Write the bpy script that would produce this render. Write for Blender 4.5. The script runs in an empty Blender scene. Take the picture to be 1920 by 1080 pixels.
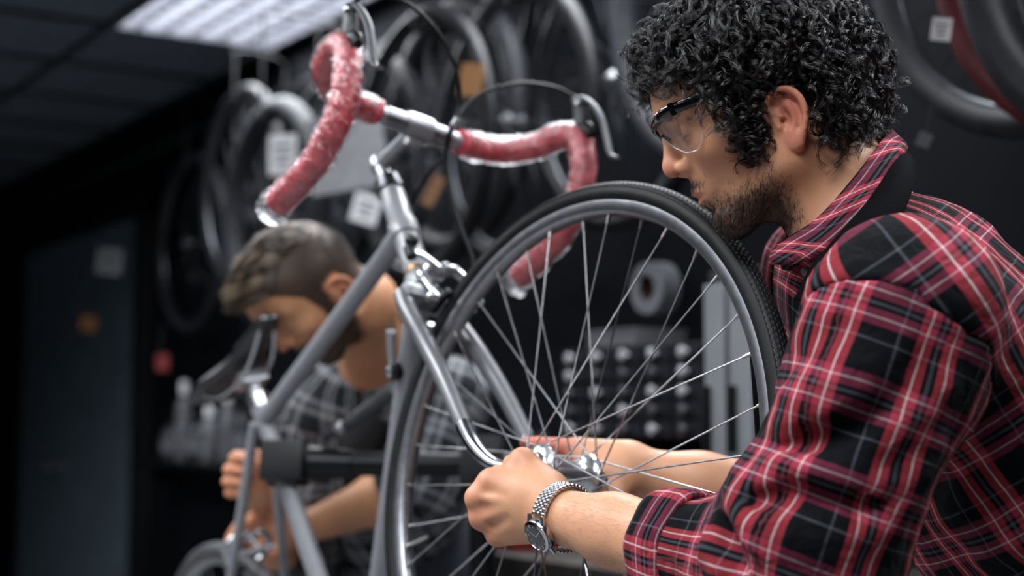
import bpy, bmesh, math, random
import numpy as np
from mathutils import Vector, Matrix

# ------------------------------------------------------------------ camera, world, lights, exposure
SC = bpy.context.scene
COL = SC.collection
R = math.radians
FPX = 2800.0                       # focal length in pixels of a 1920 wide frame
PITCH = R(5.0)
CAM = np.array([0.0, 0.0, 1.2])
FW = np.array([0, math.cos(PITCH), math.sin(PITCH)])
UP = np.array([0, -math.sin(PITCH), math.cos(PITCH)])
RT = np.array([1.0, 0, 0])

cam_data = bpy.data.cameras.new('camera')
cam_data.sensor_width = 36.0
cam_data.lens = 36.0 * FPX / 1920.0
cam_data.clip_start = 0.05
cam_data.dof.use_dof = True
cam_data.dof.focus_distance = 1.47
cam_data.dof.aperture_fstop = 2.8
cam = bpy.data.objects.new('camera', cam_data)
COL.objects.link(cam)
cam.location = CAM
cam.rotation_euler = (R(90) + PITCH, 0, 0)
SC.camera = cam

world = bpy.data.worlds.new('world')
SC.world = world
world.use_nodes = True
world.node_tree.nodes['Background'].inputs[0].default_value = (0, 0, 0, 1)   # closed room: all light comes from its ceiling panels
world.node_tree.nodes['Background'].inputs[1].default_value = 0.0

SC.view_settings.view_transform = 'Standard'
SC.view_settings.look = 'None'
SC.view_settings.exposure = 0.42
SC.view_settings.gamma = 1.0
SC.view_settings.use_curve_mapping = False

def P(x, y, D):
    """world point seen at pixel (x, y) at depth D along the view axis"""
    return CAM + D * (FW + RT * ((x - 960) / FPX) + UP * ((540 - y) / FPX))

# ------------------------------------------------------------------ materials
MATS = {}
def srgb(c):
    if isinstance(c, str):
        c = [int(c[i:i + 2], 16) / 255 for i in (0, 2, 4)]
    return tuple((v / 12.92 if v <= 0.04045 else ((v + 0.055) / 1.055) ** 2.4) for v in c)

def mat(name, color, rough=0.5, metal=0.0, var=0.15, scale=40.0, bump=0.0, bscale=None, coat=0.0, spec=0.5, trans=0.0, alpha=1.0, sheen=0.0, sss=0.0):
    if name in MATS:
        return MATS[name]
    m = bpy.data.materials.new(name); m.use_nodes = True
    nt = m.node_tree; bs = nt.nodes['Principled BSDF']
    c = srgb(color) if isinstance(color, str) else tuple(color)
    tc = nt.nodes.new('ShaderNodeTexCoord')
    nz = nt.nodes.new('ShaderNodeTexNoise'); nz.inputs['Scale'].default_value = scale; nz.inputs['Detail'].default_value = 5
    nt.links.new(tc.outputs['Object'], nz.inputs['Vector'])
    cr = nt.nodes.new('ShaderNodeValToRGB')
    cr.color_ramp.elements[0].position = 0.3; cr.color_ramp.elements[1].position = 0.7
    cr.color_ramp.elements[0].color = tuple(v * (1 - var) for v in c) + (1,)
    cr.color_ramp.elements[1].color = tuple(min(1, v * (1 + var)) for v in c) + (1,)
    nt.links.new(nz.outputs['Fac'], cr.inputs['Fac'])
    nt.links.new(cr.outputs['Color'], bs.inputs['Base Color'])
    mr = nt.nodes.new('ShaderNodeMapRange')
    mr.inputs['To Min'].default_value = max(0.02, rough * 0.85); mr.inputs['To Max'].default_value = min(1, rough * 1.15)
    nt.links.new(nz.outputs['Fac'], mr.inputs['Value']); nt.links.new(mr.outputs['Result'], bs.inputs['Roughness'])
    bs.inputs['Metallic'].default_value = metal
    bs.inputs['Specular IOR Level'].default_value = spec
    bs.inputs['Coat Weight'].default_value = coat
    bs.inputs['Coat Roughness'].default_value = 0.08
    bs.inputs['Transmission Weight'].default_value = trans
    bs.inputs['Alpha'].default_value = alpha
    bs.inputs['Sheen Weight'].default_value = sheen
    if sss:
        bs.inputs['Subsurface Weight'].default_value = sss
        bs.inputs['Subsurface Radius'].default_value = (1.0, 0.35, 0.2)
        bs.inputs['Subsurface Scale'].default_value = 0.008
    if bump:
        b = nt.nodes.new('ShaderNodeBump'); b.inputs['Strength'].default_value = bump; b.inputs['Distance'].default_value = 0.002
        n2 = nt.nodes.new('ShaderNodeTexNoise'); n2.inputs['Scale'].default_value = bscale or scale * 4; n2.inputs['Detail'].default_value = 4
        nt.links.new(tc.outputs['Object'], n2.inputs['Vector'])
        nt.links.new(n2.outputs['Fac'], b.inputs['Height']); nt.links.new(b.outputs['Normal'], bs.inputs['Normal'])
    MATS[name] = m
    return m

# ------------------------------------------------------------------ object helpers
def tag(o, label=None, cat=None, group=None, kind=None):
    if label: o['label'] = label
    if cat: o['category'] = cat
    if group: o['group'] = group
    if kind: o['kind'] = kind
    return o

def empty(name, loc=(0, 0, 0), parent=None):
    o = bpy.data.objects.new(name, None); COL.objects.link(o)
    o.location = loc; o.empty_display_size = 0.05
    if parent is not None:
        o.parent = parent
        o.matrix_parent_inverse = world_of(parent).inverted()
    return o

def world_of(o):
    m = o.matrix_basis.copy() if o.parent is None else world_of(o.parent) @ o.matrix_parent_inverse @ o.matrix_basis
    return m

def set_parent(o, parent):
    o.parent = parent
    o.matrix_parent_inverse = world_of(parent).inverted()

def mesh_obj(name, V, F, m, parent=None, smooth=True, attrs=None):
    me = bpy.data.meshes.new(name)
    V = np.asarray(V, dtype=float)
    me.from_pydata([tuple(v) for v in V] if len(V) < 5000 else V.tolist(), [], F if isinstance(F, list) else F.tolist())
    if smooth:
        me.polygons.foreach_set('use_smooth', np.ones(len(me.polygons), dtype=bool))
    if attrs:
        for k, a in attrs.items():
            a = np.asarray(a, dtype=np.float32)
            if a.ndim == 1:
                at = me.attributes.new(k, 'FLOAT', 'POINT'); at.data.foreach_set('value', a)
            else:
                at = me.attributes.new(k, 'FLOAT_VECTOR', 'POINT'); at.data.foreach_set('vector', a.ravel())
    me.update()
    o = bpy.data.objects.new(name, me); COL.objects.link(o)
    if m is not None:
        for mm in (m if isinstance(m, (list, tuple)) else [m]):
            me.materials.append(mm)
    if parent is not None:
        set_parent(o, parent)
    return o

def share(src, name, matrix, parent=None):
    """another object on the same mesh data"""
    o = bpy.data.objects.new(name, src.data); COL.objects.link(o)
    o.matrix_basis = matrix
    if parent is not None:
        set_parent(o, parent)
    return o

def smooth_by_angle(o, ang=35):
    me = o.data
    bm = bmesh.new(); bm.from_mesh(me)
    for e in bm.edges:
        e.smooth = len(e.link_faces) == 2 and e.calc_face_angle(0) < R(ang)
    for f in bm.faces: f.smooth = True
    bm.to_mesh(me); bm.free()
    return o

class MB:
    """collects shapes of ONE part, then links them as one mesh"""
    def __init__(s): s.V = []; s.F = []; s.n = 0
    def add(s, V, F):
        V = np.asarray(V, dtype=float)
        s.V.append(V); s.F += [tuple(int(i) + s.n for i in f) for f in F]; s.n += len(V)
        return s
    def tube(s, *a, **k): return s.add(*tube(*a, **k))
    def box(s, *a, **k): return s.add(*box(*a, **k))
    def lathe(s, *a, **k): return s.add(*lathe(*a, **k))
    def ball(s, c, r, n=10): return s.add(*ball(c, r, n))
    def build(s, name, m, parent=None, smooth=True, ang=40):
        o = mesh_obj(name, np.concatenate(s.V), s.F, m, parent, smooth)
        if smooth and ang: smooth_by_angle(o, ang)
        return o

def unit(v):
    v = np.asarray(v, dtype=float); return v / (np.linalg.norm(v) + 1e-12)

def frame_from(d, hint=(0, 0, 1)):
    d = unit(d); h = np.asarray(hint, dtype=float)
    if abs(d @ unit(h)) > 0.98: h = np.array([1.0, 0, 0])
    x = unit(np.cross(h, d)); y = np.cross(d, x)
    return x, y, d

def spline(pts, n=8, closed=False):
    """Catmull-Rom through the points"""
    p = np.asarray(pts, dtype=float)
    if closed: q = np.concatenate([p[-1:], p, p[:2]])
    else: q = np.concatenate([2 * p[:1] - p[1:2], p, 2 * p[-1:] - p[-2:-1]])
    out = []
    segs = len(p) if closed else len(p) - 1
    for i in range(segs):
        a, b, c, d = q[i:i + 4]
        for t in np.arange(n) / n:
            out.append(0.5 * (2 * b + (c - a) * t + (2 * a - 5 * b + 4 * c - d) * t * t + (3 * b - a - 3 * c + d) * t ** 3))
    if not closed: out.append(p[-1])
    return np.array(out)

def tube(pts, rad, sides=12, closed=False, caps=True, flat=1.0, hint=(0, 0, 1)):
    """swept tube; rad is one radius or one per point; flat squeezes the section"""
    p = np.asarray(pts, dtype=float); n = len(p)
    r = np.full(n, rad) if np.isscalar(rad) else np.asarray(rad, dtype=float)
    if len(r) != n: r = np.interp(np.linspace(0, 1, n), np.linspace(0, 1, len(r)), r)
    if closed: T = np.roll(p, -1, 0) - np.roll(p, 1, 0)
    else: T = np.gradient(p, axis=0)
    T = T / (np.linalg.norm(T, axis=1, keepdims=True) + 1e-12)
    x, y, _ = frame_from(T[0], hint)
    V = []; a = np.linspace(0, 2 * np.pi, sides, endpoint=False)
    for i in range(n):
        x = unit(x - T[i] * (x @ T[i])); y = np.cross(T[i], x)
        V.append(p[i] + r[i] * (np.cos(a)[:, None] * x + flat * np.sin(a)[:, None] * y))
    V = np.concatenate(V); F = []
    m = n if closed else n - 1
    for i in range(m):
        j = (i + 1) % n
        for k in range(sides):
            l = (k + 1) % sides
            F.append((i * sides + k, i * sides + l, j * sides + l, j * sides + k))
    if caps and not closed:
        F.append(tuple(range(sides - 1, -1, -1))); F.append(tuple((n - 1) * sides + k for k in range(sides)))
    return V, F

def lathe(prof, c, axis, sides=24, closed_prof=False):
    """profile (radius, height along axis) turned about an axis through c"""
    x, y, d = frame_from(axis)
    a = np.linspace(0, 2 * np.pi, sides, endpoint=False); V = []
    for (r, h) in prof:
        V.append(np.asarray(c) + d * h + r * (np.cos(a)[:, None] * x + np.sin(a)[:, None] * y))
    n = len(prof); F = []
    for i in range(n if closed_prof else n - 1):
        j = (i + 1) % n
        for k in range(sides):
            l = (k + 1) % sides
            F.append((i * sides + k, i * sides + l, j * sides + l, j * sides + k))
    if not closed_prof:
        if prof[0][0] > 1e-5: F.append(tuple(range(sides - 1, -1, -1)))
        if prof[-1][0] > 1e-5: F.append(tuple((n - 1) * sides + k for k in range(sides)))
    return np.concatenate(V), F

def box(c, size, axes=None, bev=0.0):
    """box with optional chamfered edges; axes = 3 unit vectors"""
    c = np.asarray(c, dtype=float); h = np.asarray(size, dtype=float) / 2
    A = np.eye(3) if axes is None else np.array([unit(v) for v in axes])
    b = min(bev, h.min() * 0.9)
    if b <= 0:
        V = np.array([[sx * h[0], sy * h[1], sz * h[2]] for sx in (-1, 1) for sy in (-1, 1) for sz in (-1, 1)])
        F = [(0, 1, 3, 2), (4, 6, 7, 5), (0, 4, 5, 1), (2, 3, 7, 6), (0, 2, 6, 4), (1, 5, 7, 3)]
        return c + V @ A, F
    bm = bmesh.new()
    bmesh.ops.create_cube(bm, size=1.0)
    for v in bm.verts: v.co = Vector((v.co.x * 2 * h[0], v.co.y * 2 * h[1], v.co.z * 2 * h[2]))
    bmesh.ops.bevel(bm, geom=list(bm.edges), offset=b, segments=2, profile=0.7, affect='EDGES')
    bm.verts.index_update()
    V = np.array([v.co[:] for v in bm.verts]); F = [tuple(v.index for v in f.verts) for f in bm.faces]
    bm.free()
    return c + V @ A, F

def ball(c, r, n=10):
    r = np.full(3, r) if np.isscalar(r) else np.asarray(r)
    prof = [(math.sin(math.pi * i / n), -math.cos(math.pi * i / n)) for i in range(n + 1)]
    prof[0] = (0.001, -1); prof[-1] = (0.001, 1)
    V, F = lathe(prof, (0, 0, 0), (0, 0, 1), n * 2)
    return np.asarray(c) + V * r, F

def ribbon(pts, wdir, width, thick):
    """flat strap along pts; wdir gives the width direction (one or per point)"""
    p = np.asarray(pts, dtype=float); n = len(p)
    W = np.broadcast_to(np.asarray(wdir, dtype=float), p.shape)
    T = np.gradient(p, axis=0); V = []
    for i in range(n):
        t = unit(T[i]); w = unit(W[i] - t * (W[i] @ t)); nn = np.cross(t, w)
        for sw, sn in ((-1, -1), (1, -1), (1, 1), (-1, 1)):
            V.append(p[i] + w * sw * width / 2 + nn * sn * thick / 2)
    F = []
    for i in range(n - 1):
        for k in range(4):
            l = (k + 1) % 4
            F.append((i * 4 + k, i * 4 + l, i * 4 + 4 + l, i * 4 + 4 + k))
    F += [(3, 2, 1, 0), tuple((n - 1) * 4 + k for k in range(4))]
    return np.array(V), F

# ------------------------------------------------------------------ distance-field modelling for bodies and cloth
def sd_ball(p, c, r):
    return np.linalg.norm(p - np.asarray(c, np.float32), axis=1) - r
def sd_ell(p, c, r, A=None):
    q = p - np.asarray(c, np.float32)
    if A is not None: q = q @ np.asarray(A, np.float32).T
    r = np.asarray(r, np.float32)
    k0 = np.linalg.norm(q / r, axis=1); k1 = np.linalg.norm(q / (r * r), axis=1)
    return k0 * (k0 - 1) / (k1 + 1e-9)
def sd_cone(p, a, b, r1, r2):
    a = np.asarray(a, np.float32); b = np.asarray(b, np.float32)
    ba = b - a; q = p - a
    t = np.clip((q @ ba) / max(float(ba @ ba), 1e-12), 0, 1)
    return np.linalg.norm(q - t[:, None] * ba, axis=1) - (r1 + (r2 - r1) * t)
def sd_box(p, c, h, A=None, r=0.0):
    q = p - np.asarray(c, np.float32)
    if A is not None: q = q @ np.asarray(A, np.float32).T
    d = np.abs(q) - (np.asarray(h, np.float32) - r)
    return np.linalg.norm(np.maximum(d, 0), axis=1) + np.minimum(d.max(1), 0) - r
def smin(a, b, k):
    if k <= 0: return np.minimum(a, b)
    h = np.maximum(k - np.abs(a - b), 0) / k
    return np.minimum(a, b) - h * h * k * 0.25
def smax(a, b, k): return -smin(-a, -b, k)

class Sdf:
    def __init__(s): s.ops = []; s.post = None
    def ball(s, c, r, k=0.01, op='u'): s.ops.append((lambda p: sd_ball(p, c, r), k, op)); return s
    def ell(s, c, r, k=0.01, op='u', A=None): s.ops.append((lambda p: sd_ell(p, c, r, A), k, op)); return s
    def cone(s, a, b, r1, r2=None, k=0.01, op='u'):
        r2 = r1 if r2 is None else r2
        s.ops.append((lambda p: sd_cone(p, a, b, r1, r2), k, op)); return s
    def chain(s, pts, rads, k=0.01, op='u', kin=0.004):
        def f(p):
            d = None
            for i in range(len(pts) - 1):
                e = sd_cone(p, pts[i], pts[i + 1], rads[i], rads[i + 1])
                d = e if d is None else smin(d, e, kin)
            return d
        s.ops.append((f, k, op)); return s
    def box(s, c, h, k=0.01, op='u', A=None, r=0.0): s.ops.append((lambda p: sd_box(p, c, h, A, r), k, op)); return s
    def fn(s, f, k=0.01, op='u'): s.ops.append((f, k, op)); return s
    def sub(s, f, c, r, k=0.01):
        """union with a costly field that lies within a ball"""
        s.ops.append((f, k, (np.asarray(c, np.float32), r))); return s
    def __call__(s, p):
        d = None
        for f, k, op in s.ops:
            if not isinstance(op, str):
                lb = np.linalg.norm(p - op[0], axis=1) - op[1]
                if d is None: d = np.maximum(lb, 0.02) + 0.02
                m = lb < d + k
                if m.any(): d = d.copy(); d[m] = smin(d[m], f(p[m]), k)
                continue
            e = f(p)
            if d is None: d = e
            elif op == 'u': d = smin(d, e, k)
            elif op == 's': d = smax(d, -e, k)
            elif op == 'i': d = smax(d, e, k)
        if s.post: d = s.post(p, d)
        return d

def ev(fn, pts, ch=400000):
    return np.concatenate([fn(pts[i:i + ch]) for i in range(0, len(pts), ch)]) if len(pts) else np.zeros(0, np.float32)

def sdf_mesh(fn, lo, hi, h, levels=4, slack=1.15):
    """surface nets on the cells near the surface; returns vertices and quads"""
    lo = np.asarray(lo, float); hi = np.asarray(hi, float)
    S = 2 ** levels
    n = np.ceil((hi - lo) / (h * S)).astype(int)
    g = np.stack(np.meshgrid(*[np.arange(k) for k in n], indexing='ij'), -1).reshape(-1, 3)
    size = S
    off8 = np.array([[i, j, k] for i in (0, 1) for j in (0, 1) for k in (0, 1)])
    while True:
        c = (lo + (g + 0.5) * size * h).astype(np.float32)
        d = ev(fn, c)
        g = g[np.abs(d) < slack * size * h + (0.004 if size > 1 else 0)]
        if size == 1: break
        g = (g[:, None] * 2 + off8[None]).reshape(-1, 3); size //= 2
    N = (n * S + 3).astype(np.int64)
    key = lambda q: ((q[..., 0] + 1) * N[1] + q[..., 1] + 1) * N[2] + q[..., 2] + 1
    corners = (g[:, None] + off8[None])
    ck = key(corners)
    uk, inv = np.unique(ck.ravel(), return_inverse=True)
    cu = np.stack([uk // (N[1] * N[2]) - 1, (uk // N[2]) % N[1] - 1, uk % N[2] - 1], -1)
    val = ev(fn, (lo + cu * h).astype(np.float32))
    cv = val[inv].reshape(-1, 8)
    mixed = (cv.min(1) < 0) & (cv.max(1) >= 0)
    g = g[mixed]; cv = cv[mixed]
    gk = key(g); order = np.argsort(gk); g = g[order]; cv = cv[order]; gk = gk[order]
    acc = np.zeros((len(g), 3)); cnt = np.zeros(len(g))
    for a in range(8):
        for b in range(a + 1, 8):
            if np.abs(off8[a] - off8[b]).sum() != 1: continue
            va, vb = cv[:, a], cv[:, b]
            m = (va < 0) != (vb < 0)
            t = va[m] / (va[m] - vb[m])
            acc[m] += off8[a] + t[:, None] * (off8[b] - off8[a]); cnt[m] += 1
    V = lo + (g + acc / cnt[:, None]) * h
    F = []
    E = np.eye(3, dtype=int)
    for a in range(3):
        b, c = (a + 1) % 3, (a + 2) % 3
        i1 = int(np.flatnonzero((off8 == E[a]).all(1))[0])
        v0, v1 = cv[:, 0], cv[:, i1]
        m = np.flatnonzero((v0 < 0) != (v1 < 0))
        q = []
        ok = np.ones(len(m), bool)
        for d in (0 * E[b], -E[b], -E[b] - E[c], -E[c]):
            kk = key(g[m] + d); pos = np.clip(np.searchsorted(gk, kk), 0, len(gk) - 1)
            ok &= gk[pos] == kk; q.append(pos)
        q = np.stack(q, 1)
        flip = v0[m] < 0
        q[~flip] = q[~flip][:, ::-1]
        F.append(q[ok])
    F = np.concatenate(F)
    return V, F[:, ::-1] if False else F

def relax(V, F, n=1, w=0.5):
    """light smoothing of a quad mesh"""
    E = np.concatenate([F[:, [0, 1]], F[:, [1, 2]], F[:, [2, 3]], F[:, [3, 0]]])
    for _ in range(n):
        s = np.zeros_like(V); c = np.zeros(len(V))
        for i, j in ((0, 1), (1, 0)):
            for k in range(3): s[:, k] += np.bincount(E[:, i], V[E[:, j], k], len(V))
            c += np.bincount(E[:, i], minlength=len(V))
        V = V * (1 - w) + w * s / np.maximum(c, 1)[:, None]
    return V

def noise3(p, scale, seed=0):
    """cheap smooth value noise in numpy, about -1..1"""
    rng = np.random.RandomState(seed)
    out = np.zeros(len(p), np.float32)
    for i in range(5):
        k = rng.normal(size=3) * scale; ph = rng.rand() * 6.28
        k2 = rng.normal(size=3) * scale; ph2 = rng.rand() * 6.28
        out += np.sin(p @ k.astype(np.float32) + ph + 1.3 * np.sin(p @ k2.astype(np.float32) + ph2))
    return out / 3.2
# ------------------------------------------------------------------ the setting
U = np.array([-0.54, 0.842, 0.0]); U = unit(U)           # along the wall, away from the camera
NW = np.array([U[1] * -1.0, U[0], 0.0])                  # wall normal, into the room
W0 = np.array([-0.55, 4.8, 0.0])                         # a point on the wall
ZUP = np.array([0, 0, 1.0])
CEIL = 2.5
def wp(t, n, z):                                          # point by distance along the wall, off the wall, height
    return W0 + U * t + NW * n + ZUP * z
def wall_hit(x, y, n=0.0):
    """(t, z) where the view ray of a pixel meets the plane n metres off the wall"""
    d = P(x, y, 1.0) - CAM
    s = ((W0 + NW * n - CAM) @ NW) / (d @ NW)
    q = CAM + d * s
    return float((q - W0) @ U), float(q[2])

M_wall = mat('dark_wall_paint', (0.0035, 0.0048, 0.0072), 0.7, var=0.3, scale=3, bump=0.2, bscale=60, spec=0.1)
M_floor = mat('dark_floor', (0.16, 0.16, 0.165), 0.6, var=0.3, scale=6)
M_tile = mat('charcoal_ceiling_tile', (0.10, 0.125, 0.155), 0.9, var=0.2, scale=30, bump=0.5, bscale=250)
M_tbar = mat('ceiling_grid_metal', (0.012, 0.015, 0.019), 0.6)
M_door = mat('door_paint', (0.09, 0.125, 0.155), 0.5, var=0.15, scale=8)
M_black = mat('black_plastic', (0.005, 0.0055, 0.007), 0.42, var=0.2, scale=30, spec=0.3)
M_blackmetal = mat('black_metal', (0.012, 0.013, 0.015), 0.35, metal=0.6)

fl = MB().box((-1, 4, -0.05), (26, 26, 0.1)).build('floor', M_floor, smooth=False); tag(fl, kind='structure')
wr = MB().box(wp(0, -0.06, CEIL / 2), (16, 0.12, CEIL), (U, NW, ZUP)).build('wall_right', M_wall, smooth=False); tag(wr, kind='structure')
wf = MB().box(wp(7.0, 4, CEIL / 2), (0.12, 8, CEIL), (U, NW, ZUP)).build('wall_far', M_wall, smooth=False); tag(wf, kind='structure')
wl_ = MB().box(wp(-0.25, 8.06, CEIL / 2), (14.5, 0.12, CEIL), (U, NW, ZUP)).build('wall_left', M_wall, smooth=False); tag(wl_, kind='structure')
wb_ = MB().box(wp(-7.5, 4, CEIL / 2), (0.12, 8, CEIL), (U, NW, ZUP)).build('wall_back', M_wall, smooth=False); tag(wb_, kind='structure')

# ceiling: dark tiles in a grid aligned with the wall, with recessed light panels
AX1 = NW; AX2 = -U
G0 = np.array([-0.84, 5.2, 0.0]); CELL = 0.6
ceil = MB().box(wp(-0.25, 4.0, CEIL + 0.13), (15, 8.4, 0.06), (U, NW, ZUP)).build('ceiling', M_tbar, smooth=False); tag(ceil, kind='structure')
panel_cells = {}
for i, j in [(i, j) for i in (0, 3, 6) for j in (0, 3, 6)]:
    panel_cells[(i, j)] = 1; panel_cells[(i, j + 1)] = 2
tile0 = None
for i in range(-3, 12):
    for j in range(-10, 14):
        if (i, j) in panel_cells: continue
        c = G0 + AX1 * CELL * (i + 0.5) + AX2 * CELL * (j + 0.5) + ZUP * (CEIL + 0.02)
        if (c - W0) @ NW < 0.25: continue
        Mx = Matrix.Translation(Vector(c)) @ Matrix(np.stack([AX1, AX2, np.cross(AX1, AX2)], 1).tolist()).to_4x4()
        if tile0 is None:
            V, F = box((0, 0, 0), (CELL - 0.024, CELL - 0.024, 0.016), bev=0.004)
            tile0 = mesh_obj('ceiling_tile', V, F, M_tile, None, smooth=False)
            tile0.matrix_basis = Mx; set_parent(tile0, ceil)
        else:
            share(tile0, 'ceiling_tile', Mx, ceil)
gb = MB()
for i in range(-3, 13):
    gb.box(G0 + AX1 * CELL * i + AX2 * 1.2 + ZUP * (CEIL + 0.008), (0.024, 14.4, 0.016), (AX1, AX2, ZUP))
for j in range(-10, 15):                                     # cross bars, left out where a light panel spans two cells
    for i in range(-3, 12):
        if panel_cells.get((i, j)) == 2: continue
        gb.box(G0 + AX2 * CELL * j + AX1 * CELL * (i + 0.5) + ZUP * (CEIL + 0.008), (CELL - 0.024, 0.024, 0.016), (AX1, AX2, ZUP))
gb.build('grid_bar', M_tbar, ceil, smooth=False)

def emis(name, color, s):
    m = bpy.data.materials.new(name); m.use_nodes = True
    nt = m.node_tree; bs = nt.nodes['Principled BSDF']
    nz = nt.nodes.new('ShaderNodeTexNoise'); nz.inputs['Scale'].default_value = 3
    mr = nt.nodes.new('ShaderNodeMapRange'); mr.inputs['To Min'].default_value = s * 0.92; mr.inputs['To Max'].default_value = s * 1.08
    nt.links.new(nz.outputs['Fac'], mr.inputs['Value']); nt.links.new(mr.outputs['Result'], bs.inputs['Emission Strength'])
    bs.inputs['Base Color'].default_value = tuple(color) + (1,); bs.inputs['Emission Color'].default_value = tuple(color) + (1,)
    return m
M_diff = emis('lamp_diffuser', (0.92, 0.95, 1.0), 3.6)
M_louv = mat('louvre_aluminium', (0.55, 0.56, 0.6), 0.35, metal=0.5)
def ceiling_light(i, j, label, where):
    """one recessed louvred panel; all panels are the same fixture at the same power"""
    c = G0 + AX1 * CELL * (i + 0.5) + AX2 * CELL * (j + 1)
    sfx = '_' + where + '_offscreen' if where else ''
    t = empty('ceiling_light' + sfx, tuple(c + ZUP * CEIL)); tag(t, label, 'ceiling light')
    A = (AX1, AX2, ZUP)
    MB().box(c + ZUP * (CEIL + 0.075), (CELL - 0.05, 2 * CELL - 0.05, 0.01), A).build('diffuser' + sfx, M_diff, t, smooth=False)
    f = MB()
    for s in (-1, 1):
        f.box(c + AX1 * s * (CELL / 2 - 0.019) + ZUP * (CEIL + 0.035), (0.012, 2 * CELL - 0.026, 0.08), A)
        f.box(c + AX2 * s * (CELL - 0.019) + ZUP * (CEIL + 0.035), (CELL - 0.05, 0.012, 0.08), A)
    f.build('frame', M_louv, t, smooth=False)
    for k in range(1, 6):
        q = c + AX1 * (-CELL / 2 + CELL * k / 6) + ZUP * (CEIL + 0.032)
        MB().box(q, (0.018, 2 * CELL - 0.05, 0.05), A, bev=0.006).build('louvre', M_louv, t)
    for k in range(1, 12):
        q = c + AX2 * (-CELL + 2 * CELL * k / 12) + ZUP * (CEIL + 0.032)
        MB().box(q, (CELL - 0.05, 0.012, 0.046), A, bev=0.003).build('cross_louvre', M_louv, t)
    l = bpy.data.lights.new('lamp' + sfx, 'AREA'); l.shape = 'RECTANGLE'; l.size = CELL - 0.06; l.size_y = 2 * CELL - 0.06
    l.energy = PANEL_W; l.color = (0.95, 0.97, 1.0); l.spread = R(150)
    o = bpy.data.objects.new('lamp' + sfx, l); COL.objects.link(o)
    o.location = Vector(c + ZUP * (CEIL - 0.012)); o.rotation_euler = (0, 0, math.atan2(AX1[1], AX1[0]))
    set_parent(o, t)
PANEL_W = 24
ceiling_light(0, 0, 'recessed ceiling light panel with silver louvres, shining white above the hanging wheels', '')
for (i, j), w, l in (((0, 3), 'bench', 'ceiling light panel near the wheel wall above the bench'), ((0, 6), 'shoulder', 'ceiling light panel behind the curly haired man'),
                     ((3, 0), 'door', 'ceiling light panel above the far door'), ((3, 3), 'bicycle', 'ceiling light panel above the silver bicycle'), ((3, 6), 'wheel', 'ceiling light panel above the front of the workshop'),
                     ((6, 0), 'corner', 'ceiling light panel in the far open corner'), ((6, 3), 'floor', 'ceiling light panel over the open floor'), ((6, 6), 'entrance', 'ceiling light panel over the entrance side')):
    ceiling_light(i, j, l, w)

# door at the far end of the wall
t0, _ = wall_hit(262, 860, 0.02); t1, _ = wall_hit(52, 860, 0.02)
dr = MB().box(wp((t0 + t1) / 2, 0.03, 1.03), (t1 - t0, 0.05, 2.06), (U, NW, ZUP), bev=0.004).build('door_1', M_door, smooth=False)
tag(dr, kind='structure')
kt, kz = wall_hit(98, 873, 0.08)
kb = MB(); kb.lathe([(0.028, 0), (0.028, 0.008), (0.012, 0.012), (0.012, 0.03), (0.026, 0.036), (0.03, 0.05), (0.02, 0.062), (0.001, 0.064)], wp(kt, 0.055, kz), NW, 16)
kb.build('door_knob', mat('dull_chrome', (0.4, 0.42, 0.45), 0.3, metal=1.0), dr)
fr = MB()
for t in (t0 - 0.05, t1 + 0.05): fr.box(wp(t, 0.03, 1.06), (0.09, 0.07, 2.12), (U, NW, ZUP), bev=0.005)
fr.box(wp((t0 + t1) / 2, 0.03, 2.11), (t1 - t0 + 0.19, 0.07, 0.09), (U, NW, ZUP), bev=0.005)
o = fr.build('trim_1', M_black, smooth=False); tag(o, kind='structure')
# ------------------------------------------------------------------ the silver road bicycle on the stand
HUB = P(1056, 884, 1.705)
_yaw, _lean = R(-51.5), R(-9.96)
_cy, _sy, _cl, _sl = math.cos(_yaw), math.sin(_yaw), math.cos(_lean), math.sin(_lean)
WX = np.array([_cy, _sy, 0.0])                     # wheel forward
WY = np.array([-_sy * _cl, _cy * _cl, _sl])        # axle, to the rider's left (away from the camera)
WZ = np.array([_sy * _sl, -_cy * _sl, _cl])
def wl(x, y, z): return HUB + WX * x + WY * y + WZ * z    # front-wheel coordinates

M_frame = mat('silver_grey_paint', (0.245, 0.252, 0.275), 0.48, metal=0.1, var=0.06, scale=60, coat=0.3)
M_chrome = mat('chrome', (0.55, 0.57, 0.6), 0.2, metal=0.88, var=0.05)
M_alu = mat('brushed_aluminium', (0.38, 0.39, 0.42), 0.34, metal=0.65, var=0.1, scale=120, bump=0.05)
M_alud = mat('dull_aluminium', (0.26, 0.27, 0.29), 0.38, metal=1.0, var=0.15, scale=80)
M_rubber = mat('tyre_rubber', (0.005, 0.0054, 0.0068), 0.5, var=0.25, scale=60, bump=0.15, bscale=900, spec=0.25)
M_tread = mat('tyre_tread', (0.012, 0.0125, 0.014), 0.6, var=0.3, scale=200, bump=0.3, bscale=1200, spec=0.3)
M_steel = mat('spoke_steel', (0.42, 0.43, 0.45), 0.25, metal=1.0, var=0.1)
M_brass = mat('nipple_brass', (0.42, 0.41, 0.39), 0.3, metal=1.0)
M_cable = mat('cable_housing', (0.008, 0.008, 0.009), 0.45, spec=0.2)
M_hood = mat('grey_rubber_hood', (0.05, 0.052, 0.058), 0.5)

bike = empty('road_bicycle', (float(P(700, 1080, 2.1)[0]), float(P(700, 1080, 2.1)[1]), 0.60))
tag(bike, 'silver grey road bicycle with red wrapped drop handlebars held in a repair stand', 'bicycle')

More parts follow.
